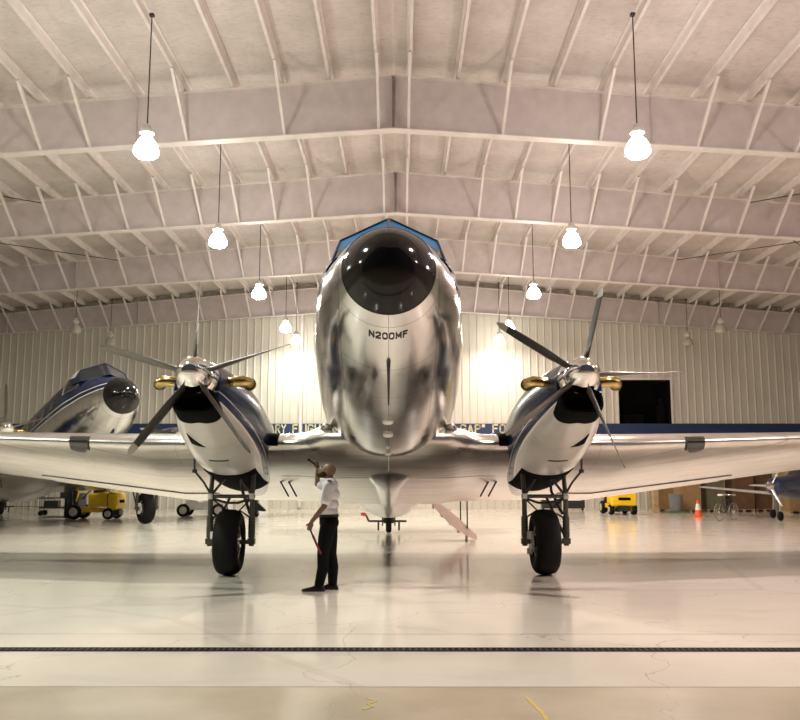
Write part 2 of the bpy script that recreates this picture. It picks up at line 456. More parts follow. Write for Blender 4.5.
# rigid frame girders
def bz(x): return 10.95 - .066 * abs(x)
def tz(x): return 12.45 - .0833 * abs(x)
PX = [.42 + 1.30 * k for k in range(23)]
ORD = ['nearest', 'second nearest', 'third from the camera', 'fourth from the camera', 'fifth from the camera', 'farthest, against the back wall']
def girder(y, label, braces=True):
    g = thing('roof_girder', (0, y, 0), label=label, cat='girder', group='roof girders across the hangar')
    mb = MB()
    for s in (-1, 1):
        mb.slab([[(s * x, -.008, bz(x)), (s * x, -.008, tz(x))] for x in (.0, 10, 20, HW)], (0, .016, 0))
    mb.build('web', 'primer_shaded', g, smooth=0)
    for nm, f, th in (('bottom_flange', bz, .03), ('top_flange', tz, .02)):
        mb = MB()
        for s in (-1, 1): mb.beam((0, 0, f(0)), (s * HW, 0, f(HW)), .30, th)
        mb.build(nm, 'purlin_paint', g, smooth=0)
    for s in (-1, 1):
        for x in (.06, 6.9, 14.3, 21.5):
            MB().box((s * x, -.08, (bz(x) + tz(x)) / 2), (.015, .14, tz(x) - bz(x))).build('stiffener', 'primer_shaded', g, smooth=0)
    if braces:
        for s in (-1, 1):
            for k in range(0, 22):
                if k % 2 and k < (7 if y < 25 else 3): continue
                x = PX[k]; mb = MB()
                xb = x - (.15 if k == 0 else .28)
                mb.beam((s * x, -1.45, tz(x) + .02), (s * (x - .02 if k == 0 else x - .1), -.04, bz(x) + .03), .09, .07, up=(1, 0, 0))
                mb.build('flange_brace', 'purlin_paint', g, smooth=0)
    return g
GY = [6.7, 14.2, 21.8, 29.1, 37.1, 46.1]
for y, l in zip(GY, ORD):
    girder(y, 'pale steel roof girder, ' + l, y > 10)

nums = ['first', 'second', 'third', 'fourth', 'fifth', 'sixth', 'seventh', 'eighth', 'ninth', 'tenth', 'eleventh', 'twelfth', 'thirteenth', 'fourteenth', 'fifteenth', 'sixteenth', 'seventeenth', 'eighteenth', 'nineteenth', 'twentieth', 'twenty-first', 'twenty-second', 'twenty-third']
for k, x in enumerate(PX):
    for s in (-1, 1):
        mb = MB(); z = roof_z(x) - .125; L = Y1 - Y0 - .2; yc = (Y0 + Y1) / 2
        mb.box((0, 0, 0), (.016, L, .23)); mb.box((s * .035, 0, -.115), (.07, L, .014)); mb.box((-s * .035, 0, .11), (.07, L, .014))
        o = mb.build('roof_purlin', 'purlin_paint', smooth=0); o.location = (s * x, yc, z)
        tag(o, 'thin steel roof purlin running front to back, %s to the %s of the ridge' % (nums[k], 'right' if s > 0 else 'left'), 'purlin', 'roof purlins under the insulation')

# brace rods crossing the roof near the eaves
for s in (-1, 1):
    for i, (ya, yb_) in enumerate(((21.9, 29.0), (29.2, 37.0))):
        mb = MB()
        for a, b in ((12.5, 19.5), (19.5, 12.5)):
            mb.tube([(s * a, ya, tz(a) - .1), (s * b, yb_, tz(b) - .1)], .018, 6)
        tag(mb.build('brace_rod', 'cord_black'), 'crossed thin dark brace rods under the roof on the %s, %s bay' % ('right' if s > 0 else 'left', ('nearer', 'farther')[i]), 'brace', 'crossed roof brace rods')

# high bay lamps
LZ = 8.98
def make_lamp(lit, label, x, y, warm=False):
    x += .0
    top = roof_z(x) - .25
    g = thing('high_bay_lamp', (x, y, 0), label=label, cat='lamp', group='lit high-bay lamps' if lit else 'unlit high-bay lamps')
    mb = MB(); mb.tube([(0, 0, LZ + .45), (0, 0, top)], .015, 6); mb.box((0, 0, top), (.1, .1, .06)); mb.build('cord', 'cord_black', g)
    mb = MB(); mb.lathe([(.01, LZ + .50), (.07, LZ + .49), (.10, LZ + .40), (.15, LZ + .36), (.16, LZ + .28), (.11, LZ + .24), (.10, LZ + .20)], n=20)
    mb.build('ballast_housing', 'lamp_housing', g)
    mb = MB(); pr = [(.09, LZ + .20), (.13, LZ + .17), (.20, LZ + .08), (.255, LZ - .03), (.275, LZ - .13), (.265, LZ - .20), (.20, LZ - .26), (.10, LZ - .285), (.01, LZ - .29)]
    mb.lathe(pr, n=24); mb.build('glass_shade', ('lit_glass_rear' if y > 40 else 'lit_glass_warm' if warm else 'lit_glass') if lit else 'unlit_glass', g)
    if lit:
        ld = bpy.data.lights.new('bulb', 'AREA'); ld.shape = 'DISK'; ld.size = .42; ld.energy = 180 if y > 40 else 420; ld.color = (1, .82, .74) if warm else (.95, 1, .88)
        lo = bpy.data.objects.new('bulb', ld); COL.objects.link(lo); lo.parent = g; lo.location = (0, 0, LZ - .31)
LY = [10.4, 18.0, 25.4, 33.0, 40.8, 44.9]
for i, y in enumerate(LY):
    for s, nm in ((-1, 'left'), (1, 'right')):
        w_ = ['above the nose', 'largest in view', 'second nearest', 'third nearest', 'fourth nearest', 'farthest and smallest'][i]
        make_lamp(True, 'glowing white high-bay lamp hanging in the %s row, %s' % (nm, w_), s * 5.44, y, s > 0)
for x, y, l in ((-15.85, 41.2, 'unlit grey high-bay lamp before the back wall on the left, outer one'), (-15.5, 45.2, 'unlit grey high-bay lamp near the back wall, left of the near propeller'),
                (15.9, 41.2, 'unlit grey high-bay lamp before the back wall on the right, outer one'), (15.6, 45.2, 'unlit grey high-bay lamp above the dark window'), (16.3, 33.0, 'unlit grey high-bay lamp at the right edge of the frame')):
    make_lamp(False, l, x, y)
for s in (-1, 1):  # unseen lit lamps added in the outer rows for extra brightness
    for y in (10.4, 18.0):
        make_lamp(True, 'added fill-light lamp in the outer %s row, out of the frame beside the wing' % ('right' if s > 0 else 'left') + (', front' if y < 12 else ', rear'), s * 15.5, y, s > 0)

# conduit on back wall
mb = MB(); mb.tube([(-5.42, Y1 - .12, .1), (-5.42, Y1 - .12, 11.9)], .10, 8); tag(mb.build('wall_conduit', 'purlin_paint'), 'pale vertical downpipe on the back wall left of the fuselage', 'pipe')

# trench drain
dr = thing('trench_drain', (0, 8.80, 0), label='long black slotted trench drain crossing the floor in the foreground', cat='drain')
mb = MB(); mb.box((0, 0, .003), (40, .15, .006)); mb.build('channel', 'drain_steel', dr, smooth=0)
mb = MB()
x = -9.0
while x < 9.0:
    mb.box((x, 0, .0075), (.022, .11, .004)); x += .062
mb.box((0, -.075, .007), (40, .008, .006)); mb.box((0, .075, .007), (40, .008, .006))
mb.build('grating', 'drain_bar', dr, smooth=0)

# yellow marks on the apron
def mark(pts, wd, label):
    mb = MB()
    for a, b in zip(pts, pts[1:]): mb.beam((a[0], a[1], .002), (b[0], b[1], .002), wd, .003)
    tag(mb.build('painted_mark', 'yellow_mark', smooth=0), label, 'paint mark')
mark([(-.17, 6.92), (-.10, 6.84), (-.16, 6.76), (-.12, 6.68), (-.19, 6.60)], .022, 'squiggly faded yellow paint mark on the concrete at the bottom centre')
mark([(1.08, 6.95), (1.10, 6.75), (1.13, 6.5), (1.13, 6.2)], .035, 'straight faded yellow paint stripe on the concrete right of the squiggle')

# ------------------------------------------------------------------ the big aeroplane
PITCH = R(11.5)
OY, OZ = -.15, 2.30          # wing root leading edge in root space
FUS = [  # y, half width, z bottom, z top, z centre, upper exponent
    (-5.98, .01, .81, .83, .82, 2.0), (-5.95, .13, .69, .95, .82, 2.0), (-5.86, .275, .54, 1.10, .82, 2.0), (-5.70, .42, .40, 1.25, .83, 2.0), (-5.45, .565, .26, 1.40, .84, 2.0),
    (-5.0, .74, .08, 1.58, .86, 2.05), (-4.5, .87, -.07, 1.72, .88, 2.2), (-4.15, .94, -.14, 1.85, .90, 2.5), (-3.85, .98, -.18, 1.98, .91, 2.3), (-3.5, 1.02, -.22, 2.30, .93, 2.4),
    (-3.2, 1.07, -.25, 2.46, .94, 2.7), (-2.7, 1.12, -.28, 2.51, .95, 2.4), (-1.5, 1.19, -.31, 2.55, .98, 2.1), (-.3, 1.23, -.30, 2.56, 1.0, 2.0), (.35, 1.24, -.05, 2.56, 1.0, 2.0), (3.8, 1.25, -.08, 2.53, 1.0, 2.0),
    (4.3, 1.25, -.36, 2.51, 1.02, 2.0), (4.8, 1.25, -.36, 2.50, 1.02, 2.0), (6.5, 1.18, -.28, 2.44, 1.05, 2.0), (8.5, 1.0, .02, 2.36, 1.15, 2.0), (10.5, .76, .45, 2.25, 1.3, 2.0), (12.5, .44, .95, 2.08, 1.5, 2.0), (13.8, .18, 1.35, 1.9, 1.62, 2.0), (14.2, .02, 1.6, 1.7, 1.65, 2.0)]
def fus_ring(y, n=56, off=0.0):
    hw, zb, zt, zc, ex = interp(FUS, y); pts = []
    for j in range(n):
        q = 2 * PI * j / n; c, s = math.cos(q), math.sin(q)
        e = ex if s > 0 else 2.0
        x = math.copysign(abs(c) ** (2 / e), c) * (hw + off); z = math.copysign(abs(s) ** (2 / e), s)
        pts.append((x, y, zc + (z * (zt - zc + off) if s > 0 else z * (zc - zb + off))))
    return pts
def fus_bottom(x, y, off=0.0):
    hw, zb, zt, zc, ex = interp(FUS, y)
    return zc - (zc - zb) * math.sqrt(max(0, 1 - (x / hw) ** 2)) - off
def fus_side(y, z):
    hw, zb, zt, zc, ex = interp(FUS, y)
    if z > zc: return hw * max(0, 1 - ((z - zc) / (zt - zc)) ** ex) ** (1 / ex)
    return hw * math.sqrt(max(0, 1 - ((zc - z) / (zc - zb)) ** 2))

def af(t, th=.15, cam=.02):
    """airfoil upper/lower offset at chord fraction t"""
    y = 5 * th * (.2969 * math.sqrt(t) - .126 * t - .3516 * t * t + .2843 * t ** 3 - .1036 * t ** 4)
    p = .35; yc = cam / p**2 * (2*p*t - t*t) if t < p else cam / (1-p)**2 * (1 - 2*p + 2*p*t - t*t)
    return yc + y, yc - y
def wing_st(x):
    ax = abs(x)
    if ax <= 4.3: le, ch, z, th = 0.0, 4.3, .02, .155
    else:
        k = ax - 4.3; le = .262 * k; ch = 4.3 - .245 * k; z = .02 + .092 * k; th = .155 - .006 * k
    if ax > 13.6:
        q = min(1, (ax - 13.6) / .95); sh = math.sqrt(max(0.0, 1 - q * q)); mid = le + ch * .45
        le = mid - .45 * ch * max(sh, .05); ch = ch * max(sh, .05)
    # root fillet
    if ax < 1.75:
        q = (1.75 - ax) / .6; q = min(1, max(0, q)); le -= .45 * q * q; ch += .6 * q * q; th += .02 * q
    inc = 3.6 - .16 * max(0, ax - 4.3)
    return le, ch, z, th, R(inc)
def wing_pt(x, t, up, off=0.0):
    le, ch, z, th, inc = wing_st(x)
    u, l = af(t, th); h = (u if up else l) * ch + (off if up else -off)
    a = t * ch - (off if t < .01 else 0)
    return (x, le + a * math.cos(inc) + h * math.sin(inc), z + h * math.cos(inc) - a * math.sin(inc) + TEUP(x) * t)
def TEUP(x): return .022 * max(0, abs(x) - 4.3)
def wing_ring(x, n=22):
    ts = [(1 - math.cos(PI * i / n)) / 2 for i in range(n + 1)]
    return [wing_pt(x, t, True) for t in reversed(ts)] + [wing_pt(x, t, False) for t in ts[1:-1]]
def wing_curve(x, s):  # s in [-1,1]: -1..0 lower side, 0..1 upper, chord fraction |s|
    return wing_pt(x, abs(s), s >= 0)

NX = 2.82; HUBY, HUBZ = -3.10, .27
NAC = [(-2.86, .33, -.27, .58), (-2.7, .38, -.30, .62), (-2.3, .47, -.36, .70), (-1.6, .60, -.45, .80), (-.8, .68, -.53, .86), (0, .70, -.57, .88), (1, .68, -.56, .82), (2.5, .52, -.42, .6), (3.6, .30, -.28, .32), (4.4, .06, -.10, -.02)]
def nac_ring(y, n=40, off=0):
    hw, zb, zt = interp(NAC, y); zc = (zb + zt) / 2; h = (zt - zb) / 2; pts = []
    for j in range(n):
        q = 2 * PI * j / n; c, s = math.cos(q), math.sin(q); e = 2.3
        pts.append((math.copysign(abs(c) ** (2 / e), c) * (hw + off), y, zc + math.copysign(abs(s) ** (2 / e), s) * (h + off)))
    return pts
def nac_bottom(x, y, off=0):
    hw, zb, zt = interp(NAC, y); zc = (zb + zt) / 2; h = (zt - zb) / 2
    return zc - h * max(0, 1 - abs(x / hw) ** 2.3) ** (1 / 2.3) - off

def body(o):          # put an airframe part into the tail-sitting attitude
    o.location = (0, OY, OZ); o.rotation_euler = (-PITCH, 0, 0); return o
def b2r(x, y, z):     # airframe -> root space
    c, s = math.cos(PITCH), math.sin(PITCH)
    return (x, OY + y * c + z * s, OZ - y * s + z * c)

def make_airplane(label, prop_deg_l, prop_deg_r):
    root = thing('propeller_airplane', label=label, cat='airplane')
    # ---- fuselage
    ys = [-5.45 + .0] ; y = -5.45
    while y < 14.15: y += .12 if y < -2 else .35; ys.append(min(y, 14.2))
    mb = MB(); mb.loft([fus_ring(y) for y in ys])
    fu = body(mb.build('fuselage', 'fuselage_skin', root, smooth=60))
    ysn = [-5.98, -5.97, -5.95, -5.92, -5.86, -5.78, -5.70, -5.62, -5.54, -5.45, -5.43]
    mb = MB(); mb.loft([fus_ring(y, off=.004) for y in ysn])
    ra = body(mb.build('radome', 'black_gloss', root, smooth=60)); tag(ra, 'glossy black nose cone')
    mb = MB(); mb.tube([tuple(Vector(p)) for p in fus_ring(-5.44, off=.004)] + [fus_ring(-5.44, off=.004)[0]], .007, 6); mb.build('radome_seam', 'dark_steel', ra)
    # ---- windscreen: two raked V panels
    for s in (-1, 1):
        T0, T1, B0, B1 = Vector((s*.012, -3.90, 2.37)), Vector((s*.72, -3.56, 2.19)), Vector((s*.012, -4.34, 1.86)), Vector((s*.80, -3.92, 1.70))
        def q(u, v): return (T0.lerp(T1, u)).lerp(B0.lerp(B1, u), v)
        mb = MB(); mb.slab([[q(u, v) for u in (0.01, .5, .99)] for v in (.02, .3, .52)], (0, .03, -.01))
        wd = body(mb.build('windshield_panel', 'blue_shade', root)); tag(wd, 'blue sunshade behind windscreen pane')
        mb = MB(); mb.slab([[q(u, v) for u in (0.01, .5, .99)] for v in (.53, .75, .98)], (0, .03, -.01)); mb.build('windshield_glass', 'glass_dark', wd)
        mb = MB()
        out = [q(0, 0), q(1, 0), q(1, 1), q(0, 1)]
        for a, b in zip(out, out[1:] + out[:1]): mb.tube([a + Vector((0, -.008, .004)), b + Vector((0, -.008, .004))], .015, 8)
        mb.build('windshield_frame', 'navy_gloss', wd)
        # side cockpit window
        grid = [[Vector((s * (fus_side(y, z) + .012), y, z)) for z in (1.52, 1.7, 1.86, 1.98)] for y in (-3.72, -3.45, -3.15, -2.8)]
        mb = MB(); mb.slab(grid, (-s * .03, 0, 0)); cw = body(mb.build('cockpit_window', 'glass_dark', root))
        mb = MB(); e = [grid[0][0], grid[0][-1], grid[-1][-1], grid[-1][0]]
        rim = [grid[0][k] for k in range(4)] + [grid[k][3] for k in range(1, 4)] + [grid[3][k] for k in (2, 1, 0)] + [grid[k][0] for k in (2, 1, 0)]
        mb.tube(rim, .016, 6); mb.build('window_frame', 'bright_steel', cw)
        # cabin windows
        for k in range(8):
            y0 = -1.9 + k * 1.05
            if s > 0 and k == 7: continue
            grid = [[Vector((s * (fus_side(y, z) + .008), y, z)) for z in (1.32, 1.47, 1.62)] for y in (y0, y0 + .2, y0 + .4)]
            mb = MB(); mb.slab(grid, (-s * .02, 0, 0)); body(mb.build('cabin_window', 'glass_dark', root))
        # roof closing between windscreen and cabin
        mb = MB()
        mb.add([q(0, 0), q(1, 0), Vector((s*.73, -3.1, 2.20)), Vector((0, -3.1, 2.46)), q(1, 1), Vector((s*.99, -3.4, 1.70)), q(0, 1), Vector((0, -3.9, 1.9))], [(0, 1, 2, 3), (1, 4, 5, 2), (0, 3, 7, 6)])
        body(mb.build('cockpit_roof', 'fuselage_skin', root, smooth=0))
    # ---- belly items
    mb = MB(); ring = []
    for y, w_, h_ in ((-4.66, .004, .02), (-4.60, .03, .05), (-4.4, .022, .07), (-4.0, .018, .07), (-3.4, .012, .05), (-3.3, .004, .01)):
        z = fus_bottom(0, y); ring.append([(-w_, y, z + .01), (-w_ * .7, y, z - h_), (w_ * .7, y, z - h_), (w_, y, z + .01)])
    mb.loft(ring); body(mb.build('blade_antenna', 'black_paint', root))
    for y, r_ in ((-2.55, .085), (-1.85, .085), (-1.05, .045), (-.55, .06)):
        mb = MB(); z = fus_bottom(0, y)
        mb.lathe([(.01, z - .035), (r_ * .8, z - .03), (r_, z - .012), (r_, z + .02)], (-.01, y, 0), n=20)
        body(mb.build('belly_beacon', 'disc_white', root))
    mb = MB(); z = fus_bottom(0, -.5); mb.loft([[(-.01, -.40, z), (.01, -.40, z), (.01, -.22, z), (-.01, -.22, z)], [(-.006, -.36, z - .26), (.006, -.36, z - .26), (.006, -.28, z - .26), (-.006, -.28, z - .26)]])
    body(mb.build('whip_antenna', 'disc_white', root))
    for s in (-1, 1):
        mb = MB(); mb.slab([[(s * x, y, fus_bottom(x, y, .006)) for y in (-1.05, -.95, -.85)] for x in (.56, .60, .64)], (0, 0, .01)); body(mb.build('drain_port', 'black_paint', root))
    # registration letters under the nose
    me = text_mesh('N200MF', .125, 'text_black', 'CENTER', 1.08)
    xs = [v.co.x for v in me.vertices]; cx = (min(xs) + max(xs)) / 2; wd_ = max(xs) - min(xs)
    for v in me.vertices:
        X = (v.co.x - cx) / wd_ * .485 - .005; Y = -5.04 - v.co.y
        v.co = Vector((X, Y, fus_bottom(X, Y, .006)))
    o = bpy.data.objects.new('registration_lettering', me); COL.objects.link(o); o.parent = root; body(o)
    # ---- wing
    xs = [-14.55, -14.5, -14.3, -14.0, -13.6] + [-12.5 + i for i in range(9)] + [-4.3, -3.5, -2.8, -1.75, -1.55, -1.35, -1.1, -.5]
    xs = xs + [-x for x in reversed(xs)]
    mb = MB(); mb.loft([wing_ring(x) for x in xs])
    wg = body(mb.build('wing', 'wing_skin', root, smooth=50))
    for s in (-1, 1):
        mb = MB(); g = [[Vector(wing_curve(s * x, t)) + Vector((0, -.012, 0)) for t in ((-.060 if 5.5 < x < 5.83 else -.035), -.03, -.018, -.008, -.003, 0, .003, .007, .012)] for x in (5.46, 5.50, 5.58, 5.75, 5.84)]
        mb.slab(g, (0, .01, 0)); ll = mb.build('landing_light', 'lens_glass', wg)
        mb = MB(); mb.tube([tuple(p) for p in g[0]], .012, 6); mb.build('light_bezel', 'dark_steel', ll)
        mb = MB(); g = [[Vector(wing_curve(s * x, t)) + Vector((0, -.008, .01 if t > 0 else 0)) for t in (-.004, 0, .004, .01, .03, .08, .15)] for x in (1.98, 2.3)]
        mb.slab(g, (0, .006, 0)); mb.build('leading_edge_boot', 'black_matte', wg)
        # flap and its hinge lines under the wing
        mb = MB(); g = [[Vector(wing_pt(s * x, t, False)) + Vector((0, 0, -.018)) for t in (.74, .85, .995)] for x in (3.6, 4.3, 7.5)]
        mb.slab(g, (0, 0, .014)); mb.build('flap', 'wing_skin', wg)
        for dx in (0, .16):
            mb = MB(); a = Vector(wing_pt(s * (1.98 + dx), .42, False)); mb.tube([a + Vector((0, 0, .02)), a + Vector((-s * .12, .5, -.20))], .018, 8)
            mb.build('flap_rod', 'dark_steel', wg)
    mb = MB(); g = [[Vector(wing_pt(x, t, False)) + Vector((0, 0, -.004 - .035 * (t - .3))) for t in (.31, .5, .7, .9, .995)] for x in (-2.05, -1.75, -1.55, -1.35, -1.1, -.5, .5, 1.1, 1.35, 1.55, 1.75, 2.05)]
    mb.slab(g, (0, 0, .008)); mb.build('centre_flap', 'wing_skin', wg)
    rings = []  # made-up keel shape, added to imitate a dark V reflection under the wing
    for y, w_, d_ in ((.15, .95, -.10), (.4, .80, -.02), (.7, .60, .03), (1.1, .42, .06), (1.8, .28, .07), (3.0, .24, .07), (4.2, .22, .06)):
        zz = wing_pt(0, min(.99, y / 4.3), False)[2]
        rings.append([(w_ * math.cos(a), y, zz + .03 - (d_ + .03 + .035 * y / 4.3) * math.sin(a)) for a in [PI * i / 12 for i in range(13)]])
    mb = MB(); mb.loft(rings); body(mb.build('dark_reflection_keel', 'fuselage_skin', root, smooth=60))
    # wing root, front fillets
    for s in (-1, 1):
        mb = MB(); rings = []
        for k in range(19):
            t = (k / 18) ** 1.3; y = -.52 + t * 2.3; r_ = .19 * math.sqrt(max(0, math.sin(PI * min(1, t * .9)))) + .004
            cx_ = s * (fus_side(y, .30) + .06)
            rings.append([(cx_ + r_ * math.cos(a) * 1.0, y, .20 + .12*t + r_ * .8 * math.sin(a)) for a in [2 * PI * i / 16 for i in range(16)]])
        mb.loft(rings); body(mb.build('wing_fillet', 'wing_skin', root, smooth=60))
    # ---- tail
    mb = MB(); rings = []
    for k, z in enumerate((1.7, 2.4, 3.2, 4.0, 4.6, 4.8)):
        t = k / 5; le = 9.3 + 2.6 * t ** 1.2; te = 14.2 - .5 * t; th = .16 * (1 - .6 * t)
        if k == 5: le += .5; te -= .4; th = .03
        rings.append([(0, le, z), (th, le + .3 * (te - le), z), (th * .6, le + .7 * (te - le), z), (0, te, z), (-th * .6, le + .7 * (te - le), z), (-th, le + .3 * (te - le), z)])
    mb.loft(rings); body(mb.build('tail_fin', 'white_gloss', root, smooth=60))
    mb = MB(); rings = []
    for x in (-4.1, -4.0, -3.2, -2, -1, 0, 1, 2, 3.2, 4.0, 4.1):
        t = abs(x) / 4.1; le = 10.4 + 1.5 * t; te = 13.0 - .15 * t; th = .13 * (1 - .6 * t)
        if abs(x) > 4.05: le += .4; te -= .3; th = .02
        z = 1.75
        rings.append([(x, le, z), (x, le + .3 * (te - le), z + th), (x, te, z), (x, le + .3 * (te - le), z - th)])
    mb.loft(rings); body(mb.build('tailplane', 'wing_skin', root, smooth=60))
    # ---- engines
    for s in (-1, 1):
        off = Vector((s * NX, 0, 0))
        def sh(rs): return [[tuple(Vector(p) + off) for p in r] for r in rs]
        yy = [-2.86, -2.8, -2.7, -2.5] + [-2.3 + .2 * i for i in range(34)]
        mb = MB(); mb.loft(sh([nac_ring(y) for y in yy]))
        na = body(mb.build('engine_nacelle', 'nacelle_skin', root, smooth=60))
        # chin intake, black rounded mouth
        def mouth(y, hw, hh, zc, n=28):
            return [(s * NX + math.copysign(abs(math.cos(2*PI*j/n)) ** (2/3.4), math.cos(2*PI*j/n)) * hw, y, zc + math.copysign(abs(math.sin(2*PI*j/n)) ** (2/2.6), math.sin(2*PI*j/n)) * hh) for j in range(n)]
        mb = MB(); mb.loft([mouth(-2.55, .35, .22, -.10), mouth(-2.95, .32, .20, -.09), mouth(-3.02, .30, .18, -.09), mouth(-3.03, .27, .15, -.09), mouth(-2.98, .25, .13, -.09), mouth(-2.885, .22, .11, -.09)], caps=True)
        mb.build('air_intake', 'black_matte', na)
        mb = MB(); mb.lathe([(.20, -3.06), (.27, -3.0), (.31, -2.9), (.33, -2.8)], (s * NX, 0, HUBZ), 'y', 28); mb.build('cowl_ring', 'chrome', na)
        mb = MB(); mb.loft([[(s*NX - .2, -3.0, -.02), (s*NX + .2, -3.0, -.02), (s*NX + .15, -3.04, .2), (s*NX - .15, -3.04, .2)], [(s*NX - .25, -2.7, -.02), (s*NX + .25, -2.7, -.02), (s*NX + .2, -2.7, .2), (s*NX - .2, -2.7, .2)]]); mb.build('intake_bridge', 'black_matte', na)
        # exhaust stubs
        for t in (-1, 1):
            c0 = Vector((s * NX, 0, HUBZ + .07))
            pts = [c0 + Vector((t * .28, -2.42, 0)), c0 + Vector((t * .40, -2.50, 0)), c0 + Vector((t * .50, -2.52, .01)), c0 + Vector((t * .60, -2.50, .02)), c0 + Vector((t * .665, -2.44, .02)), c0 + Vector((t * .69, -2.34, .02))]
            mb = MB(); mb.tube(pts, [.075, .075, .08, .088, .088, .085], 18)
            mb.tube([pts[-1] + Vector((0, -.03, 0)), pts[-1] + Vector((0, .015, 0))], .096, 18)
            mb.build('exhaust_stub', 'brass', na)
        # lower cowl duct and slot
        mb = MB(); o_ = s
        tri = [(.10 * o_, -1.98), (.10 * o_, -1.62), (.34 * o_, -1.62)]
        g = []
        for a in (0, .33, .66, 1.0):
            y = -2.0 + .40 * a; w0 = .31; w1 = .295 - .21 * a
            g.append([(s * NX + o_ * (w0 + (w1 - w0) * b), y, nac_bottom(w0 + (w1 - w0) * b, y, .006)) for b in (0, .5, 1)])
        mb.slab(g, (0, 0, .006)); mb.build('cowl_duct', 'black_matte', na)
        mb = MB(); g = [[(s * NX + x, y, nac_bottom(x, y, .008)) for x in (-.16, -.05, .06, .17)] for y in (-.95, -.90)]
        mb.slab(g, (0, 0, .006)); mb.build('vent_slot', 'dark_steel', na)
        # wheel well
        mb = MB(); g = [[(s * NX + x, y, nac_bottom(x, y, .015)) for x in (-.46, -.40, -.3, -.15, 0, .15, .3, .40, .46)] for y in (.02, .3, .6, 1.0, 1.4, 1.8)]
        mb.slab(g, (0, 0, .02)); mb.build('wheel_well', 'black_matte', na)
        # propeller
        mb = MB(); mb.lathe([(.255, -2.98), (.262, -3.06), (.255, -3.16), (.225, -3.28), (.17, -3.38), (.10, -3.45), (.04, -3.475), (.005, -3.48)], (s * NX, 0, HUBZ), 'y', 32)
        pr = body(mb.build('propeller', 'chrome', root)); tag(pr, 'polished spinner dome with five feathered blades')
        degs = prop_deg_l if s < 0 else prop_deg_r
        for k in range(5):
            th = R(degs + 72 * k); er = Vector((math.cos(th), 0, math.sin(th))); et = Vector((-math.sin(th), 0, math.cos(th))); ey = Vector((0, 1, 0))
            c0 = Vector((s * NX, HUBY, HUBZ)); rings = []
            for i in range(15):
                u = i / 14; r_ = .18 + 1.28 * u
                ch = .10 + .12 * min(1, u / .3) if u < .3 else (.22 * (1 - .42 * ((u - .3) / .7) ** 1.6))
                if u > .93: ch *= math.sqrt(max(.02, 1 - ((u - .93) / .075) ** 2))
                thk = max(.010, .075 * (1 - u) ** 1.8 + .012); be = R(86 - 20 * u)
                cd = et * math.cos(be) + ey * math.sin(be); nrm = er.cross(cd)
                ring = []
                for j in range(12):
                    a = 2 * PI * j / 12
                    ring.append(tuple(c0 + er * r_ + cd * (math.cos(a) * ch / 2) + nrm * (math.sin(a) * thk / 2)))
                rings.append(ring)
            mb = MB(); mb.loft(rings[:13]); mb.loft(rings[12:], mi=1)
            mb.tube([c0 + er * .10, c0 + er * .24], [.055, .04], 12)
            dk = (s < 0 and k in (3,)) or (s > 0 and k in (1, 2))
            mb.build('blade', ['blade_dark', 'blade_tip'] if dk else ['blade_metal', 'blade_metal'], pr, smooth=50)
    # ---- main gear (vertical in root space)
    for s in (-1, 1):
        c = s * 2.80; L = .37
        def z_under(dx, y): return None
        mb = MB()
        jz = 1.37
        for t in (-1, 1):
            x = c + t * L
            mb.tube([(x, -.02, jz), (x, .16, 1.95)], .042, 12)
            mb.tube([(x, -.02, jz), (c + t * .02, .12, 1.86)], .024, 8)
        mb.tube([(c - L - .05, -.02, jz), (c + L + .05, -.02, jz)], .035, 10)
        mb.tube([(c - L, .0, jz - .03), (c - .10, .1, jz - .12), (c + .10, .1, jz - .12), (c + L, .0, jz - .03)], .022, 8)
        lg = mb.build('landing_gear', 'steel_tube', root)
        for t in (-1, 1):
            x = c + t * L
            mb = MB(); mb.tube([(x, -.02, jz - .02), (x, -.01, 1.0)], .045, 14); mb.tube([(x, -.01, 1.02), (x, 0, .66)], .058, 14)
            for kk in range(7): mb.tube([(x, 0, .98 - kk * .05), (x, 0, .955 - kk * .05)], .066, 14)
            mb.tube([(x, 0, .67), (x, 0, .50)], .048, 12); mb.box((x, 0, .585), (.13, .13, .10))
            mb.build('oleo_strut', 'steel_tube', lg)
            mb = MB(); mb.box((x, -.05, jz), (.085, .085, .10)); mb.build('junction_block', 'white_block', lg, bevel=.01)
            mb = MB(); mb.tube([(x, .04, .62), (c + t * .22, 1.05, 1.33)], .026, 8); mb.tube([(x - t * .03, .03, jz - .05), (c + t * .12, .15, 1.12), (x - t * .02, .05, .98)], .018, 8)
            mb.build('drag_strut', 'dark_steel', lg)
        mb = MB(); mb.tube([(c + .10, .12, 1.88), (c + .16, .20, 1.45), (c + .33, .06, 1.05)], .028, 8); mb.build('retraction_strut', 'dark_steel', lg)
        mb = MB(); mb.tube([(c - L - .05, 0, .57), (c + L + .05, 0, .57)], .038, 12); mb.build('axle', 'steel_tube', lg)
        tw, rr = .215, .57
        prof = [(.26, -.14), (.30, -.185), (.40, -tw), (.48, -tw * .98), (.535, -.17), (.562, -.11), (rr, -.04), (rr, .04), (.562, .11), (.535, .17), (.48, tw * .98), (.40, tw), (.30, .185), (.26, .14)]
        mb = MB(); mb.lathe(prof, (c - .02, 0, rr), 'x', 48)
        ti = mb.build('tire', 'tire_rubber', lg, smooth=35)
        mb = MB()
        mb.lathe([(.05, -.20), (.10, -.195), (.13, -.15), (.24, -.13), (.275, -.16), (.275, .16), (.24, .13), (.13, .15), (.10, .195), (.05, .20)], (c - .02, 0, rr), 'x', 32)
        mb.build('wheel_hub', 'bright_steel', lg)
        mb = MB()
        mb.lathe([(.05, 0), (.19, .0), (.19, .05), (.05, .06)], (c - .02 - .26, 0, rr), 'x', 24); mb.box((c - .30, -.02, rr + .12), (.09, .16, .13)); mb.box((c - .30, -.05, rr - .16), (.08, .12, .10))
        mb.build('brake', 'white_block', lg, bevel=.008)
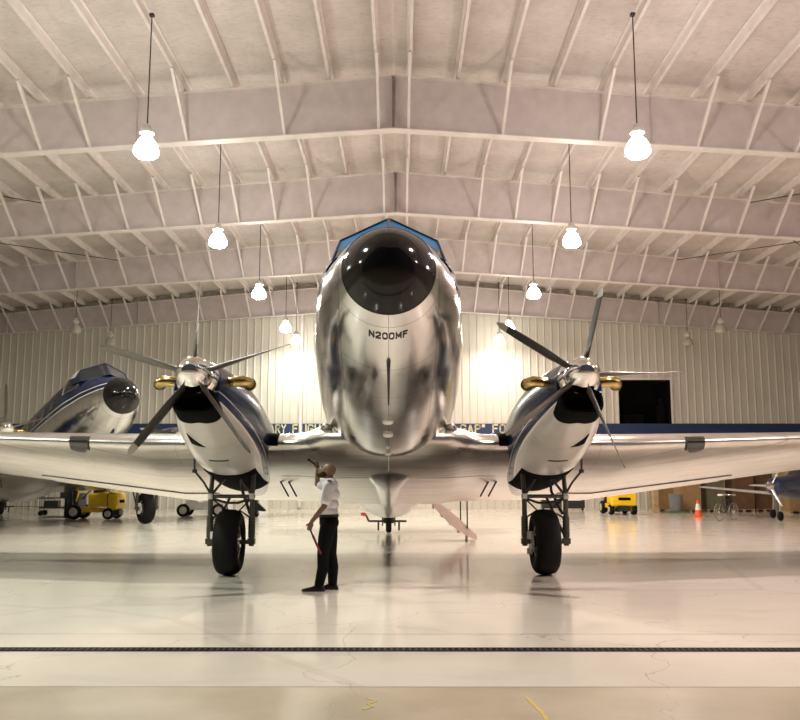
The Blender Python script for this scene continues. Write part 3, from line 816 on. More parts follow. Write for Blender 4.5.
        # curved hydraulic line / door brace out to the wing
        a = Vector(b2r(s * (NX + .62), .1, -.25)); pts = [a + Vector((s*.02, 0, 0)), a + Vector((s*.0, -.05, -.22)), a + Vector((-s * .16, .0, -.42)), Vector((c + s * (L + .02), .02, jz + .05))]
        mb = MB(); mb.tube(pts, .020, 8); mb.tube([pts[1] + Vector((0, 0, .03)), pts[1] - Vector((0, 0, .03))], .045, 8); mb.build('hydraulic_line', 'dark_steel', lg)
    # ---- tail wheel
    ty = 11.32
    mb = MB(); mb.tube([(0, ty - .25, 1.15), (0, ty - .05, .62)], .06, 12); 
    mb.loft([[(-.17, ty - .1, .62), (.17, ty - .1, .62), (.17, ty + .12, .62), (-.17, ty + .12, .62)], [(-.16, ty - .1, .30), (.16, ty - .1, .30), (.16, ty + .08, .30), (-.16, ty + .08, .30)]])
    mb.tube([(-.62, ty, .36), (.55, ty, .36)], .032, 8); mb.tube([(-.62, ty, .36), (-.70, ty - .05, .55)], .03, 8)
    for t in (-1, 1): mb.beam((t * .19, ty, .55), (t * .19, ty, .22), .04, .12, up=(0, 1, 0)); mb.tube([(t * .32, ty, .36), (t * .32, ty, .08)], .028, 8)
    tg = mb.build('tail_gear', 'dark_steel', root)
    mb = MB(); mb.lathe([(.10, -.07), (.22, -.09), (.27, -.06), (.285, 0), (.27, .06), (.22, .09), (.10, .07)], (0, ty, .285), 'x', 32); mb.build('tail_tire', 'tire_rubber', tg)
    mb = MB(); mb.slab([[(-.70, ty - .08, .50), (-.70, ty - .08, .62)], [(-.86, ty - .08, .54), (-.86, ty - .08, .62)]], (0, .01, 0)); mb.build('warning_flag', 'red_flag', tg)
    return root

NEAR = make_airplane('large polished silver twin-propeller airplane facing the camera in the middle of the hangar', 19, 2)
NEAR.location = (-.24, 15.4, 0); NEAR.rotation_euler = (0, 0, R(.86))
FAR = dup(NEAR, loc=(0, 0, 0), label='silver and navy airplane parked behind the left wing, its nose pointing right', rz=0)
H = R(36)
# place by its left (camera-right) wheel
wx, wy = -8.72, 30.3
wx -= .33; wy += 1.8
FAR.location = (wx - 2.8 * math.cos(H), wy - 2.8 * math.sin(H), 0); FAR.rotation_euler = (0, 0, H)

for ch in list(FAR.children):
    if ch.name.startswith('registration'): bpy.data.objects.remove(ch, do_unlink=True)
k_ = 0
for ch in FAR.children_recursive:
    if ch.name.startswith('windshield_panel'):
        ch.material_slots[0].link = 'OBJECT'; ch.material_slots[0].material = MATS['glass_dark']; ch['label'] = 'dark windscreen pane'
    if ch.name.startswith('propeller'):
        k_ += 1
        hub = Vector(((-NX if k_ == 1 else NX), 0, HUBZ))
        B = Matrix.Translation((0, OY, OZ)) @ Matrix.Rotation(-PITCH, 4, 'X')
        ch.matrix_basis = B @ Matrix.Translation(hub) @ Matrix.Rotation(R(0 if k_ == 1 else -28), 4, 'Y') @ Matrix.Translation(-hub)
# airstair of the near aeroplane (camera right side, aft)
def airstair(root):
    y0 = 7.65; pts = []; mb = MB()
    # curved outer skin from sill to ground
    outer = []
    for k in range(11):
        t = k / 10; x = 1.12 + 1.22 * t; z = 1.06 - 1.02 * t - .16 * math.sin(PI * t); outer.append((x, z))
    mb.slab([[(x, y0, z) , (x, y0 + .75, z)] for x, z in outer], (0.03, 0, .03))
    st = mb.build('airstair', 'stair_pink', root)
    for k in range(5):
        x = 1.22 + k * .225; z = 1.08 - k * .215
        mb = MB(); mb.box((x + .1, y0 + .375, z - .02), (.24, .70, .03)); mb.box((x - .01, y0 + .375, z - .12), (.02, .70, .2)); mb.build('step', 'stair_pink', st)
    for yy in (y0 + .02, y0 + .73):
        mb = MB(); vs = []
        g = [[(x, yy, z + .02), (x + .02, yy, z + .02 + (.26 * math.sin(PI * (k + .5) / 11)) + .05)] for k, (x, z) in enumerate(outer)]
        mb.slab(g, (0, .02, 0)); mb.build('stringer', 'stair_pink', st)
    for x, b in ((2.10, .35), (1.98, .45)):
        mb = MB(); mb.tube([(x, y0 + (0 if x > 2.05 else .7), b), (x, y0 + (0 if x > 2.05 else .7), 1.55)], .02, 8); mb.build('handrail', 'cord_black', st)
airstair(NEAR)

# ------------------------------------------------------------------ person
def remeshed(name, mb, mat, parent, voxel, smooth_it=3, mats=None):
    o = mb.build('tmp', mat)
    md = o.modifiers.new('r', 'REMESH'); md.mode = 'VOXEL'; md.voxel_size = voxel; md.use_smooth_shade = True
    if smooth_it: s2 = o.modifiers.new('s', 'SMOOTH'); s2.iterations = smooth_it; s2.factor = .5
    bpy.context.view_layer.update()
    me = bpy.data.meshes.new_from_object(o.evaluated_get(bpy.context.evaluated_depsgraph_get()))
    me.name = name; me.materials.clear()
    for m_ in (mats or [mat]): me.materials.append(MATS[m_])
    bpy.data.objects.remove(o, do_unlink=True)
    me.polygons.foreach_set('use_smooth', [True] * len(me.polygons))
    n = bpy.data.objects.new(name, me); COL.objects.link(n); n.parent = parent; return n
def ell(mb, c, r, rot=None, n=16):
    vs = []; fs = []
    for i in range(1, n):
        a = PI * i / n
        for j in range(n * 2):
            b = PI * j / n
            v = Vector((r[0] * math.sin(a) * math.cos(b), r[1] * math.sin(a) * math.sin(b), r[2] * math.cos(a)))
            if rot is not None: v = rot @ v
            vs.append(v + Vector(c))
    m = n * 2
    for i in range(n - 2):
        for j in range(m): fs.append((i*m + j, i*m + (j+1) % m, (i+1)*m + (j+1) % m, (i+1)*m + j))
    fs.append(tuple(range(m))); fs.append(tuple((n-2)*m + j for j in range(m)))
    mb.add(vs, fs)
def limb(mb, pts, rs, n=14, squash=None):
    mb.tube(pts, rs, n)
    for p, r_ in zip(pts, rs): ell(mb, p, (r_, r_, r_), n=8)

P = thing('person', (-.94, 13.30, 0), label='bald bearded person in white short-sleeved shirt and black trousers looking up', cat='person')
# the figure faces -x. local: x forward is -x, y lateral (near side = -y)
bd = MB()
HN = Vector((-.005, 0, 1.70))   # neck base
rt = Matrix.Rotation(R(26), 3, 'Y')   # face -x lifts up
def hp(x, y, z): return Vector((-.02, 0, 1.80)) + rt @ Vector((x, y, z))
limb(bd, [(.02, 0, 1.62), (.015, 0, 1.70), (-.005, 0, 1.77)], [.07, .062, .06])
ell(bd, hp(.02, 0, .03), (.098, .080, .100), rt)          # cranium
ell(bd, hp(-.035, 0, -.035), (.075, .066, .095), rt)      # face
ell(bd, hp(-.07, 0, -.095), (.035, .038, .032), rt)       # chin
ell(bd, hp(-.112, 0, -.015), (.020, .013, .028), rt)      # nose
ell(bd, hp(-.122, 0, -.03), (.014, .017, .012), rt)
ell(bd, hp(-.095, 0, .028), (.018, .052, .012), rt)       # brow
ell(bd, hp(-.098, 0, -.062), (.014, .026, .008), rt)      # lips
for s in (-1, 1): ell(bd, hp(.018, s * .083, -.01), (.018, .008, .032), rt)
# torso
for z, a, b, x in ((1.56, .10, .18, .03), (1.45, .115, .17, .03), (1.30, .12, .155, .015), (1.15, .115, .15, .01), (1.04, .12, .155, .02)):
    ell(bd, (x, 0, z), (a, b, .13))
# legs
def leg(mb, s, hx, kx, fx, extra=0.0):
    hy = s * .085; limb(mb, [(.02, hy, 1.0), (hx, s * .10, .78), (kx, s * .10, .54), (kx * .6 + fx * .4 + .02, s * .10, .34), (fx, s * .10, .10)], [.092 + extra, .082 + extra, .060 + extra, .056 + extra, .042 + extra])
leg(bd, -1, -.02, -.05, -.10); leg(bd, 1, .03, .04, .07)
def foot(mb, s, fx, grow=0):
    mb.loft([[(fx + x, s * .10 + y * (w + grow), z) for y, z in ((-1, 0), (1, 0), (1, h * .6), (.6, h + grow), (-.6, h + grow), (-1, h * .6))] for x, w, h in ((.075, .026, .05), (.05, .036, .09), (-.03, .038, .10), (-.10, .043, .062), (-.17, .045, .045), (-.215, .034, .032), (-.24, .015, .02))])
foot(bd, -1, -.10); foot(bd, 1, .07)
def arm(mb, pts, rs): limb(mb, pts, rs)
# near arm (camera side) hangs forward
S1 = Vector((.03, -.19, 1.56)); E1 = Vector((-.03, -.27, 1.27)); W1 = Vector((-.20, -.27, 1.04))
arm(bd, [S1, (S1 + E1) / 2, E1, (E1 + W1) / 2, W1], [.055, .050, .042, .038, .028])
# far arm raised, hand by the face holding the torch
S2 = Vector((.02, .19, 1.56)); E2 = Vector((-.17, .20, 1.60)); W2 = Vector((-.165, .13, 1.83))
arm(bd, [S2, (S2 + E2) / 2, E2, (E2 + W2) / 2, W2], [.055, .048, .042, .036, .027])
def hand(mb, W, d, side, palmn, curl):
    """W wrist, d finger direction, side lateral (towards the thumb), palmn palm normal"""
    d, side, palmn = d.normalized(), side.normalized(), palmn.normalized()
    c = W + d * .05
    rot = Matrix((side, palmn, d)).transposed()
    ell(mb, c, (.042, .017, .052), rot)
    for k, (o, L) in enumerate(((.030, .070), (.010, .078), (-.010, .073), (-.029, .058))):
        p = c + side * o + d * .038; pts = [p]; a = curl * .3
        for q in (.42, .32, .26):
            dd = d * math.cos(a) + palmn * math.sin(a); p = p + dd * L * q; pts.append(p); a += curl
        mb.tube(pts, [.0095, .009, .0085, .0065], 8)
        for p_, r_ in zip(pts, [.0095, .009, .0085, .0065]): ell(mb, p_, (r_, r_, r_), n=6)
    p = c - d * .02 + side * .03; pts = [p, p + side * .025 + d * .022 + palmn * .01, p + side * .028 + d * .05 + palmn * .025]
    mb.tube(pts, [.013, .011, .008], 8)
    for p_, r_ in zip(pts, [.013, .011, .008]): ell(mb, p_, (r_, r_, r_), n=6)
hand(bd, W1, Vector((-.25, 0, -1)), Vector((-1, 0, .2)), Vector((.1, 1, 0)), R(48))
hand(bd, W2, Vector((.0, -.15, 1)), Vector((-.5, -1, 0)), Vector((-.8, .3, .1)), R(50))
body_o = remeshed('body', bd, 'pale_skin', P, .0075, 2); tag(body_o, 'bald head tilted back, bare forearms')
for s in (-1, 1):
    mb = MB(); ell(mb, hp(-.100, s * .031, .008), (.010, .012, .009), rt, 8); mb.build('eye', 'white_plastic', body_o)
mb = MB(); ell(mb, hp(-.062, 0, -.098), (.052, .056, .040), rt); ell(mb, hp(-.02, .05, -.065), (.05, .028, .05), rt); ell(mb, hp(-.02, -.05, -.065), (.05, .028, .05), rt); ell(mb, hp(-.106, 0, -.048), (.014, .032, .010), rt)
remeshed('beard', mb, 'beard_hair', P, .008, 1)
# shirt
mb = MB()
for z, a, b, x in ((1.575, .115, .19, .03), (1.45, .135, .19, .03), (1.30, .138, .175, .015), (1.18, .135, .17, .01)):
    ell(mb, (x, 0, z), (a, b, .12))
limb(mb, [S1 + Vector((0, .03, 0)), S1, S1.lerp(E1, .45), S1.lerp(E1, .72)], [.085, .082, .076, .075]); limb(mb, [S2 - Vector((0, .03, 0)), S2, S2.lerp(E2, .45), S2.lerp(E2, .72)], [.085, .082, .074, .070])
mb.tube([(.02, 0, 1.64), (.012, 0, 1.695)], [.085, .074], 20)
remeshed('shirt', mb, 'shirt_cotton', P, .012, 3)
mb = MB(); mb.box((.03, -.17, 1.658), (.05, .10, .012)); mb.box((.03, .17, 1.658), (.05, .10, .012)); mb.build('epaulettes', 'text_black', P, bevel=.003)
# trousers
mb = MB(); ell(mb, (.02, 0, 1.02), (.138, .178, .14)); mb.tube([(.015, 0, 1.02), (.012, 0, 1.135)], [.13, .135], 24)
leg(mb, -1, -.02, -.05, -.10, .024); leg(mb, 1, .03, .04, .07, .024)
remeshed('trousers', mb, 'trouser_cloth', P, .012, 3)
mb = MB()
mb.lathe([(.137, 1.10), (.146, 1.105), (.146, 1.14), (.137, 1.145)], (.012, 0, 0), n=28); be = mb.build('belt', 'shoe_leather', P); be.scale = (1, 1.15, 1)
for s, fx in ((-1, -.10), (1, .07)):
    mb = MB(); foot(mb, s, fx, .006); mb.box((fx + .055, s * .10, .012), (.06, .075, .024)); mb.build('shoe', 'shoe_leather', P, bevel=.008)
P.scale = (1.1, 1.05, 1)
# held things
Hc = P.location + Vector((W2.x * 1.1, W2.y * 1.05, W2.z)) + Vector((-.035, -.02, .075))
mb = MB(); d = Vector((-.80, -.05, .60)).normalized(); a = -d * .11; b = d * .09
mb.tube([a, b, b + d * .02, b + d * .05], [.014, .014, .021, .022], 14)
o = mb.build('flashlight', 'black_paint'); o.location = Hc; tag(o, 'small black flashlight held up in the raised hand', 'flashlight')
Hn = P.location + Vector((W1.x * 1.1, W1.y * 1.05, W1.z)) + Vector((-.03, .02, -.10))
t_ = thing('signal_wand', tuple(Hn), label='dark red wand held low in the near hand', cat='wand')
mb = MB(); d = Vector((.42, -.05, -.9)).normalized(); mb.tube([d * -.06, d * .10], .013, 10); mb.build('handle', 'black_paint', t_)
mb = MB(); mb.tube([d * .10, d * .12, d * .40, d * .42], [.012, .02, .016, .004], 12); mb.build('wand_tube', 'red_cloth', t_)

# ------------------------------------------------------------------ equipment at the back
def wheel(mb, c, r, w, axis='y', n=20, mi=0):
    mb.lathe([(r * .55, -w/2), (r * .9, -w/2), (r, -w * .3), (r, w * .3), (r * .9, w/2), (r * .55, w/2)], c, axis, n, mi)
def rim(mb, c, r, w, axis='y'):
    mb.lathe([(r * .12, -w/2 - .03), (r * .3, -w/2 - .012), (r * .5, -w/2 - .02), (r * .58, -w/2 - .004), (r * .58, w/2 + .004), (r * .5, w/2 + .02), (r * .3, w/2 + .012), (r * .12, w/2 + .03)], c, axis, 18)
def forklift(loc, rz, label):
    f = thing('forklift', loc, rz, label, 'forklift')      # faces -x, wheels along y
    mb = MB()
    mb.loft([[(x, y, z) for x, z in ((-.55, .28), (.50, .28), (.50, .42), (-.45, .50))] for y in (-.5, .5)]); 
    mb.build('chassis', 'yellow_paint', f, bevel=.02)
    mb = MB(); mb.loft([[(x, y, z) for x, z in ((.0, .50), (.80, .50), (.82, 1.0), (.55, 1.08), (-.02, 1.02))] for y in (-.48, .48)]); mb.build('engine_cover', 'yellow_paint', f, bevel=.03)
    mb = MB(); mb.loft([[(x, y, z) for x, z in ((.80, .34), (1.14, .40), (1.22, .62), (1.18, 1.04), (.82, 1.10))] for y in (-.56, -.5, .5, .56)]); cw = mb.build('counterweight', 'yellow_paint', f, bevel=.05)
    mb = MB(); mb.box((1.215, 0, .72), (.05, .55, .12)); mb.build('tow_slot', 'black_matte', cw)
    mb = MB(); mb.box((.79, 0, .75), (.03, 1.0, .6)); mb.box((1.0, 0, .26), (.4, .5, .2)); mb.build('frame', 'forklift_black', f)
    mb = MB()
    for y in (-.45, .45):
        mb.tube([(-.50, y, .7), (-.25, y, 2.0)], .035, 8); mb.tube([(.85, y, 1.05), (.65, y, 2.0)], .035, 8); mb.tube([(-.25, y, 2.0), (.65, y, 2.0)], .035, 8)
    for k in range(7): mb.tube([(-.2 + k * .13, -.45, 2.0), (-.2 + k * .13, .45, 2.0)], .018, 6)
    mb.build('overhead_guard', 'yellow_paint', f)
    mb = MB(); mb.box((.32, 0, 1.12), (.45, .5, .14)); mb.box((.55, 0, 1.38), (.12, .48, .45)); mb.build('seat', 'forklift_black', f, bevel=.04)
    mb = MB(); mb.tube([(-.42, 0, .8), (-.10, 0, 1.18)], .025, 8); mb.lathe([(.16, -.012), (.185, 0), (.16, .012)], (-.10, 0, 1.2), 'z', 20); mb.build('steering_wheel', 'forklift_black', f)
    mb = MB(); mb.box((-.50, 0, .75), (.16, .95, .6)); mb.build('cowl', 'forklift_black', f, bevel=.03)
    mb = MB()
    for y in (-.33, .33): mb.box((-.86, y, .85), (.14, .1, 1.6)); mb.box((-.78, y * .8, .85), (.08, .07, 1.5))
    for z in (.3, .8, 1.2, 1.6): mb.box((-.86, 0, z), (.1, .66, .08))
    mb.box((-.98, 0, .5), (.05, .95, .1)); mb.box((-.98, 0, .9), (.05, .95, .1)); ma = mb.build('mast', 'forklift_black', f)
    for y in (-.25, .25):
        mb = MB(); mb.box((-1.02, y, .45), (.04, .12, .8)); mb.box((-1.45, y, .08), (.9, .12, .035)); mb.build('fork', 'dark_steel', ma)
    for x, r_ in ((-.55, .30), (.85, .23)):
        for y in (-.52, .52):
            mb = MB(); wheel(mb, (x, y, r_), r_, .22); tr = mb.build('tire', 'tire_rubber', f)
            mb = MB(); rim(mb, (x, y, r_), r_, .225); mb.build('wheel_rim', 'grey_rim', tr)
    return f
FL = forklift((-12.25, 35.6, 0), 0, 'yellow forklift seen from its side under the left wing, mast to the left')
FR = dup(FL, loc=(10.75, 40.6, 0), rz=R(-88), label='yellow forklift seen from behind under the right wing')

def tractor():
    f = thing('tow_tractor', (-8.4, 38.0, 0), R(4), 'small white tow tractor parked far behind the left propeller', 'tractor')
    mb = MB(); mb.loft([[(x, y, z) for x, z in ((-.5, .30), (1.2, .30), (1.2, .62), (.1, .62), (-.15, .95), (-.38, .95))] for y in (-.55, .55)]); mb.build('body', 'white_gloss', f, bevel=.03)
    mb = MB(); mb.box((.55, 0, .72), (.4, .7, .12)); mb.box((.78, 0, .95), (.1, .7, .4)); mb.box((1.05, 0, .8), (.2, .9, .35)); mb.build('seat', 'forklift_black', f, bevel=.03)
    mb = MB(); mb.tube([(-.1, 0, .9), (.12, 0, 1.1)], .02, 8); mb.lathe([(.15, -.01), (.17, 0), (.15, .01)], (.12, 0, 1.12), 'z', 16); mb.build('steering_wheel', 'forklift_black', f)
    for x in (-.55, .95):
        for y in (-.55, .55):
            mb = MB(); wheel(mb, (x, y, .28), .28, .18); tr = mb.build('tire', 'tire_rubber', f)
            mb = MB(); rim(mb, (x, y, .28), .28, .185); mb.build('wheel_rim', 'grey_rim', tr)
tractor()

def cart(loc, rz, label):
    f = thing('utility_cart', loc, rz, label, 'cart')
    mb = MB(); mb.box((0, 0, .36), (1.4, .7, .05)); mb.box((0, 0, .78), (1.4, .7, .04)); mb.build('shelf', 'dark_steel', f, bevel=.01)
    mb = MB()
    for x in (-.66, .66):
        for y in (-.32, .32): mb.tube([(x, y, .18), (x, y, 1.15)], .022, 8)
        mb.tube([(x, -.32, 1.15), (x, .32, 1.15)], .022, 8)
    for y in (-.32, .32): mb.tube([(-.66, y, .33), (.66, y, .33)], .02, 8)
    mb.build('frame', 'wire_grey', f)
    for x in (-.6, .6):
        for y in (-.3, .3):
            mb = MB(); wheel(mb, (x, y, .12), .12, .06); mb.build('caster', 'tire_rubber', f)
    mb = MB(); mb.box((-.2, 0, .52), (.6, .5, .28)); mb.box((.35, .05, .92), (.4, .4, .24)); mb.build('equipment_case', 'forklift_black', f, bevel=.02)
cart((-14.95, 38.8, 0), R(6), 'dark utility cart with cases left of the yellow forklift')
mb = MB()
for k in range(10): mb.tube([(k * .33, 0, 0), (k * .33, 0, 1.05)], .02, 6)
for z in (.2, .6, 1.05): mb.tube([(0, 0, z), (2.97, 0, z)], .02, 6)
o = mb.build('metal_barrier', 'wire_grey'); o.location = (-20.3, 44.6, 0); tag(o, 'grey metal railing standing at the far left of the floor', 'barrier')

f = thing('ground_power_unit', (-5.75, 37.2, 0), 0, 'small black wheeled unit with slanted handle standing far behind the left landing gear', 'equipment')
mb = MB(); mb.loft([[(x, y, z) for x, z in ((-.18, .12), (.12, .12), (.10, .95), (-.14, .95))] for y in (-.2, .2)]); mb.build('case', 'black_paint', f, bevel=.02)
mb = MB(); mb.loft([[(x, y, z) for x, z in ((.10, .62), (.45, .30), (.42, .24), (.10, .28))] for y in (-.15, .15)]); mb.build('handle', 'black_paint', f)
for y in (-.2, .2):
    mb = MB(); wheel(mb, (0, y, .12), .12, .06); mb.build('wheel', 'tire_rubber', f)

# traffic cone
cn = thing('traffic_cone', (13.4, 37.4, 0), label='orange traffic cone with white collar on the floor at the right', cat='cone')
mb = MB(); mb.box((0, 0, .02), (.42, .42, .04)); mb.lathe([(.16, .04), (.155, .06), (.045, .70), (.03, .71)], n=20); mb.build('cone_body', 'cone_orange', cn)
mb = MB(); mb.lathe([(.118, .30), (.120, .30), (.072, .56), (.070, .56)], n=20); mb.build('reflective_collar', 'white_plastic', cn)

# bicycle
def bicycle():
    f = thing('bicycle', (13.45, 34.4, 0), R(38), 'silver bicycle with pale saddle parked beside the orange cone', 'bicycle')
    for x in (-.52, .52):
        mb = MB(); mb.tube([(x + .33 * math.cos(2*PI*k/28), 0, .34 + .33 * math.sin(2*PI*k/28)) for k in range(29)], .020, 8); wl = mb.build('wheel', 'wire_grey', f)
        mb = MB()
        for k in range(14): a = 2*PI*k/14; mb.tube([(x, 0, .34), (x + .32 * math.cos(a), 0, .34 + .32 * math.sin(a))], .004, 4)
        mb.tube([(x, -.05, .34), (x, .05, .34)], .025, 8); mb.build('spokes', 'bright_steel', wl)
    mb = MB()
    bb, seat, head, rear, front = (-.08, 0, .30), (-.22, 0, .80), (.36, 0, .80), (-.52, 0, .34), (.52, 0, .34)
    for a, b in ((bb, seat), (bb, head), (seat, head), (bb, rear), (seat, rear), (head, front)): mb.tube([a, b], .018, 8)
    mb.tube([seat, (-.25, 0, .95)], .014, 8); mb.tube([head, (.33, 0, .98)], .015, 8)
    mb.build('frame', 'dark_steel', f)
    mb = MB(); mb.tube([(.25, -.28, 1.0), (.35, -.1, 1.0), (.35, .1, 1.0), (.25, .28, 1.0)], .014, 8); mb.build('handlebar', 'bright_steel', f)
    mb = MB(); mb.loft([[(x, -w, .97), (x, w, .97), (x, w, 1.04), (x, -w, 1.04)] for x, w in ((-.42, .10), (-.3, .10), (-.2, .05), (-.12, .02))]); mb.build('saddle', 'white_plastic', f, bevel=.015)
bicycle()

def crate(name, x, y, w, d, h, mat, label, cat, rz=0, pallet=True):
    g = thing(name, (x, y, 0), rz, label, cat)
    z0 = 0
    if pallet:
        mb = MB()
        for k in (-1, 0, 1): mb.box((k * w * .42, 0, .05), (w * .12, d, .10))
        mb.box((0, 0, .12), (w, d, .03)); mb.build('pallet', 'wood_pale', g); z0 = .135
    mb = MB(); mb.box((0, 0, z0 + h / 2), (w, d, h)); c = mb.build('box', mat, g, bevel=.015)
    mb = MB(); mb.box((0, -d/2 - .004, z0 + h * .98), (w, .01, .03)); mb.build('tape', 'wood_pale' if mat != 'wood_pale' else 'cardboard', c)
crate('storage_crate', 13.05, 42.2, .25, .3, 2.3, 'wood_pale', 'tall narrow pale wooden crate right of the rear-facing forklift', 'crate', pallet=False)
crate('cardboard_box', 14.75, 42.6, 1.05, 1.0, 2.0, 'cardboard', 'brown cardboard box stack on a pallet, left of the traffic cone', 'box')
crate('cardboard_box', 16.15, 43.0, .9, .9, 1.7, 'olive_board', 'olive grey box behind the traffic cone', 'box')
crate('cardboard_box', 17.6, 43.2, 1.1, 1.0, 2.1, 'cardboard_dark', 'dark brown box behind the bicycle', 'box')
crate('cardboard_box', 18.75, 43.5, .9, 1.0, 1.8, 'cardboard_dark', 'dark brown box half hidden between the bicycle and the tall tan crate', 'box')
crate('storage_crate', 19.55, 41.4, 1.15, 1.1, 2.5, 'cardboard', 'tall tan crate behind the small blue airplane', 'crate')
crate('storage_crate', 20.95, 41.6, 1.2, 1.1, 2.2, 'cardboard_dark', 'brown crate at the right edge behind the small blue airplane', 'crate')
crate('cardboard_box', 22.3, 41.8, 1.1, 1.0, 1.9, 'cardboard', 'tan box outermost of the row along the back wall', 'box')
crate('cardboard_box', 13.9, 43.6, 1.2, .8, 2.4, 'cardboard', 'tan box at the back, behind the grey bin', 'box')
b = thing('waste_bin', (13.75, 41.3, 0), 0, 'grey round waste bin on a green pallet beside the brown box stack', 'bin')
mb = MB(); mb.lathe([(.25, .1), (.27, .12), (.33, .85), (.35, .86), (.35, .9), (.31, .9)], n=24); mb.build('bin_body', 'grey_plastic', b)
mb = MB(); mb.box((0, 0, .05), (.95, .9, .1)); mb.build('pallet', 'green_plastic', b)
# pale cabinets along the back wall, left and centre
for x, w_, h_, mt, l in ((-8.9, 1.2, 1.3, 'white_plastic', 'white cabinet by the back wall, behind the tow tractor'), (-6.9, 1.0, 1.1, 'white_plastic', 'white cabinet by the back wall, between tractor and downpipe')):
    g = thing('storage_cabinet', (x, 45.6, 0), 0, l, 'cabinet')
    mb = MB(); mb.box((0, 0, h_/2), (w_, .6, h_)); mb.build('body', mt, g, bevel=.02)
    for s in (-1, 1):
        mb = MB(); mb.box((s * w_ * .24, -.31, h_/2), (w_ * .46, .02, h_ * .92)); d_ = mb.build('door', mt, g)
        mb = MB(); mb.box((s * w_ * .05, -.33, h_/2), (.02, .03, .15)); mb.build('handle', 'dark_steel', d_)
# low black tool chests left of the right forklift
for x, l in ((8.4, 'dark low tool chest by the back wall, farthest left of the pair'), (9.6, 'dark low tool chest by the back wall, next to the forklift')):
    g = thing('tool_chest', (x, 44.6, 0), 0, l, 'tool chest', 'tool chests by the back wall')
    mb = MB(); mb.box((0, 0, .42), (1.0, .5, .62)); mb.build('body', 'forklift_black', g, bevel=.02)
    for z in (.25, .42, .59):
        mb = MB(); mb.box((0, -.255, z), (.94, .02, .15)); mb.build('drawer', 'dark_steel', g)
    for sx in (-.42, .42):
        mb = MB(); wheel(mb, (sx, 0, .06), .06, .05); mb.build('caster', 'tire_rubber', g)

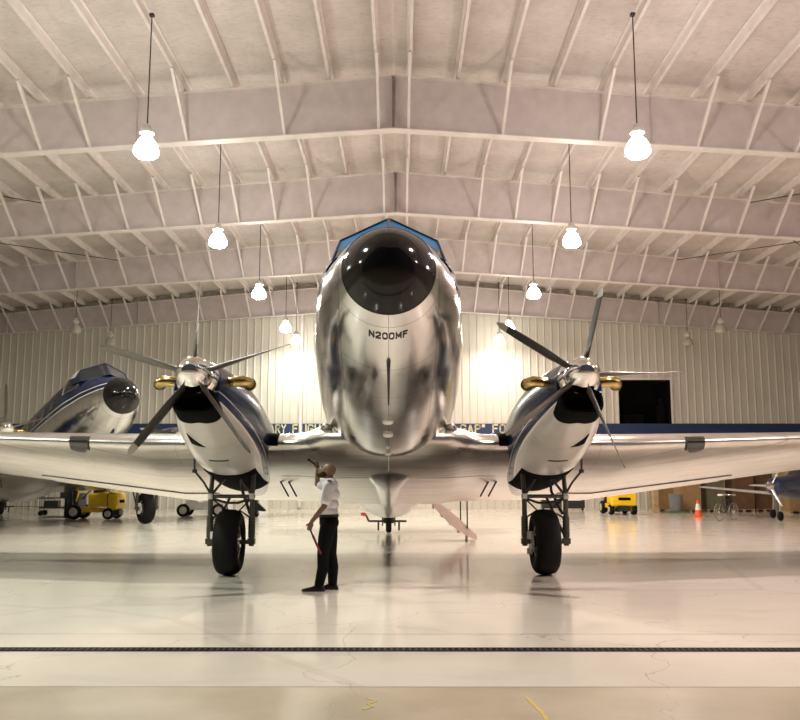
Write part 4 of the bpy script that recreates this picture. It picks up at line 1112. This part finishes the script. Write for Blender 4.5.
# small light aircraft at the right edge
def light_plane():
    f = thing('light_airplane', (17.25, 35.6, 0), R(-50), 'small navy and white single-propeller airplane at the right edge', 'airplane')
    T = [(-2.9, .16, 1.18, 1.52, 0), (-2.7, .36, 1.02, 1.66, 0), (-1.6, .46, .86, 1.78, 0), (-.6, .52, .80, 1.86, 0), (.6, .52, .82, 1.95, 0), (2.2, .36, 1.0, 1.72, 0), (4.4, .08, 1.32, 1.55, 0)]
    def ring(y, n=24, off=0):
        hw, zb, zt, _ = interp(T, y); zc = (zb + zt) / 2
        return [((hw + off) * math.cos(2*PI*j/n), y, zc + ((zt - zb) / 2 + off) * math.sin(2*PI*j/n)) for j in range(n)]
    mb = MB(); mb.loft([ring(-1.6 + .3 * i) for i in range(21)]); mb.build('fuselage', 'navy_gloss', f, smooth=60)
    mb = MB(); mb.loft([ring(-2.9 + .2 * i, off=.004) for i in range(8)]); mb.build('engine_cowl', 'navy_gloss', f, smooth=60)
    mb = MB(); mb.loft([[(x * .42, y, 1.84 + z) for x, z in ((-1, -.1), (1, -.1), (.75, h), (-.75, h))] for y, h in ((-.9, -.06), (-.3, .36), (.6, .38), (1.6, 0))]); mb.build('canopy', 'glass_dark', f, bevel=.03)
    mb = MB(); rings = []
    for x in (-4.6, -4.5, -2.5, 0, 2.5, 4.5, 4.6):
        t = abs(x) / 4.6; th = .10 * (1 - .5 * t); le = -.9 + .25 * t; te = .6 - .1 * t; z = .92 + .34 * t
        if abs(x) > 4.55: th = .02; le += .2; te -= .2
        rings.append([(x, le, z), (x, le + .35, z + th), (x, te, z), (x, le + .35, z - th * .6)])
    mb.loft(rings); mb.build('wing', 'white_gloss', f, smooth=60)
    mb = MB(); mb.loft([[(x, 3.6, 1.5), (x, 3.8, 1.53), (x, 4.4, 1.5), (x, 3.8, 1.47)] for x in (-1.4, 1.4)]); mb.loft([[(-.03, y0, z), (.03, y0, z), (.03, y1, z), (-.03, y1, z)] for y0, y1, z in ((3.5, 4.5, 1.5), (4.0, 4.6, 2.5))]); mb.build('tail', 'white_gloss', f)
    mb = MB(); mb.lathe([(.15, -2.88), (.15, -2.98), (.11, -3.12), (.01, -3.22)], (0, 0, 1.36), 'y', 20); pr = mb.build('propeller', 'chrome', f)
    for k in range(3):
        a = R(-62 + 120 * k); er = Vector((math.cos(a), 0, math.sin(a))); et = Vector((-math.sin(a), 0, math.cos(a)))
        c0 = Vector((0, -2.96, 1.36)); rings = []
        for i in range(8):
            u = i / 7; r_ = .1 + .78 * u; ch = .12 * (1 - .4 * u) if i < 7 else .03; cd = et * .8 + Vector((0, .6, 0))
            n_ = er.cross(cd); rings.append([tuple(c0 + er * r_ + cd * (ch/2 * math.cos(2*PI*j/8)) + n_ * (.012 * math.sin(2*PI*j/8))) for j in range(8)])
        mb = MB(); mb.loft(rings); mb.build('blade', 'bright_steel', pr)
    for x, y in ((-1.3, -.3), (1.3, -.3), (0, -2.3)):
        mb = MB(); mb.tube([(x, y, .18), (x * .95, y, 1.0 if y > -1 else 1.1)], .03, 8); lg = mb.build('landing_gear', 'bright_steel', f)
        mb = MB(); wheel(mb, (x, y, .18), .18, .12, 'x'); mb.build('tire', 'tire_rubber', lg)
light_plane()
o = MB().box((0, 0, .05), (.55, .2, .10)).build('wheel_chock', 'yellow_paint', bevel=.02); o.location = (16.1, 33.2, 0); tag(o, 'yellow wheel chock on the floor below the small airplane', 'chock')

for o in list(sc.objects):
    if o.parent: continue
    if o.get('kind') == 'structure' and not o.name.startswith('window') or o.name.startswith(('roof_', 'high_bay', 'brace_rod', 'trench')):
        o.location.x -= .22
    elif o is not NEAR: o.location.x -= .0153 * (o.location.y if o.location.y > 1 else 6.6)
# ------------------------------------------------------------------ world, camera
wd = bpy.data.worlds.new('World'); sc.world = wd; wd.use_nodes = True
bg = wd.node_tree.nodes['Background']; bg.inputs[0].default_value = (.55, .60, .72, 1); bg.inputs[1].default_value = .07

cam = bpy.data.cameras.new('Camera'); co = bpy.data.objects.new('Camera', cam); COL.objects.link(co); sc.camera = co
cam.sensor_width = 36; cam.sensor_fit = 'HORIZONTAL'; cam.lens = 36 * 850 / 800
co.location = (0, 0, 1.71)
co.rotation_euler = (R(90 + 7.84), 0, R(.13))
cam.clip_end = 200

sc.view_settings.view_transform = 'Standard'; sc.view_settings.look = 'None'; sc.view_settings.gamma = 1
sc.view_settings.use_curve_mapping = False
sc.view_settings.exposure = 0.27
sc.cycles.sample_clamp_indirect = 6
sc.cycles.max_bounces = 8
sc.cycles.caustics_reflective = False; sc.cycles.caustics_refractive = False
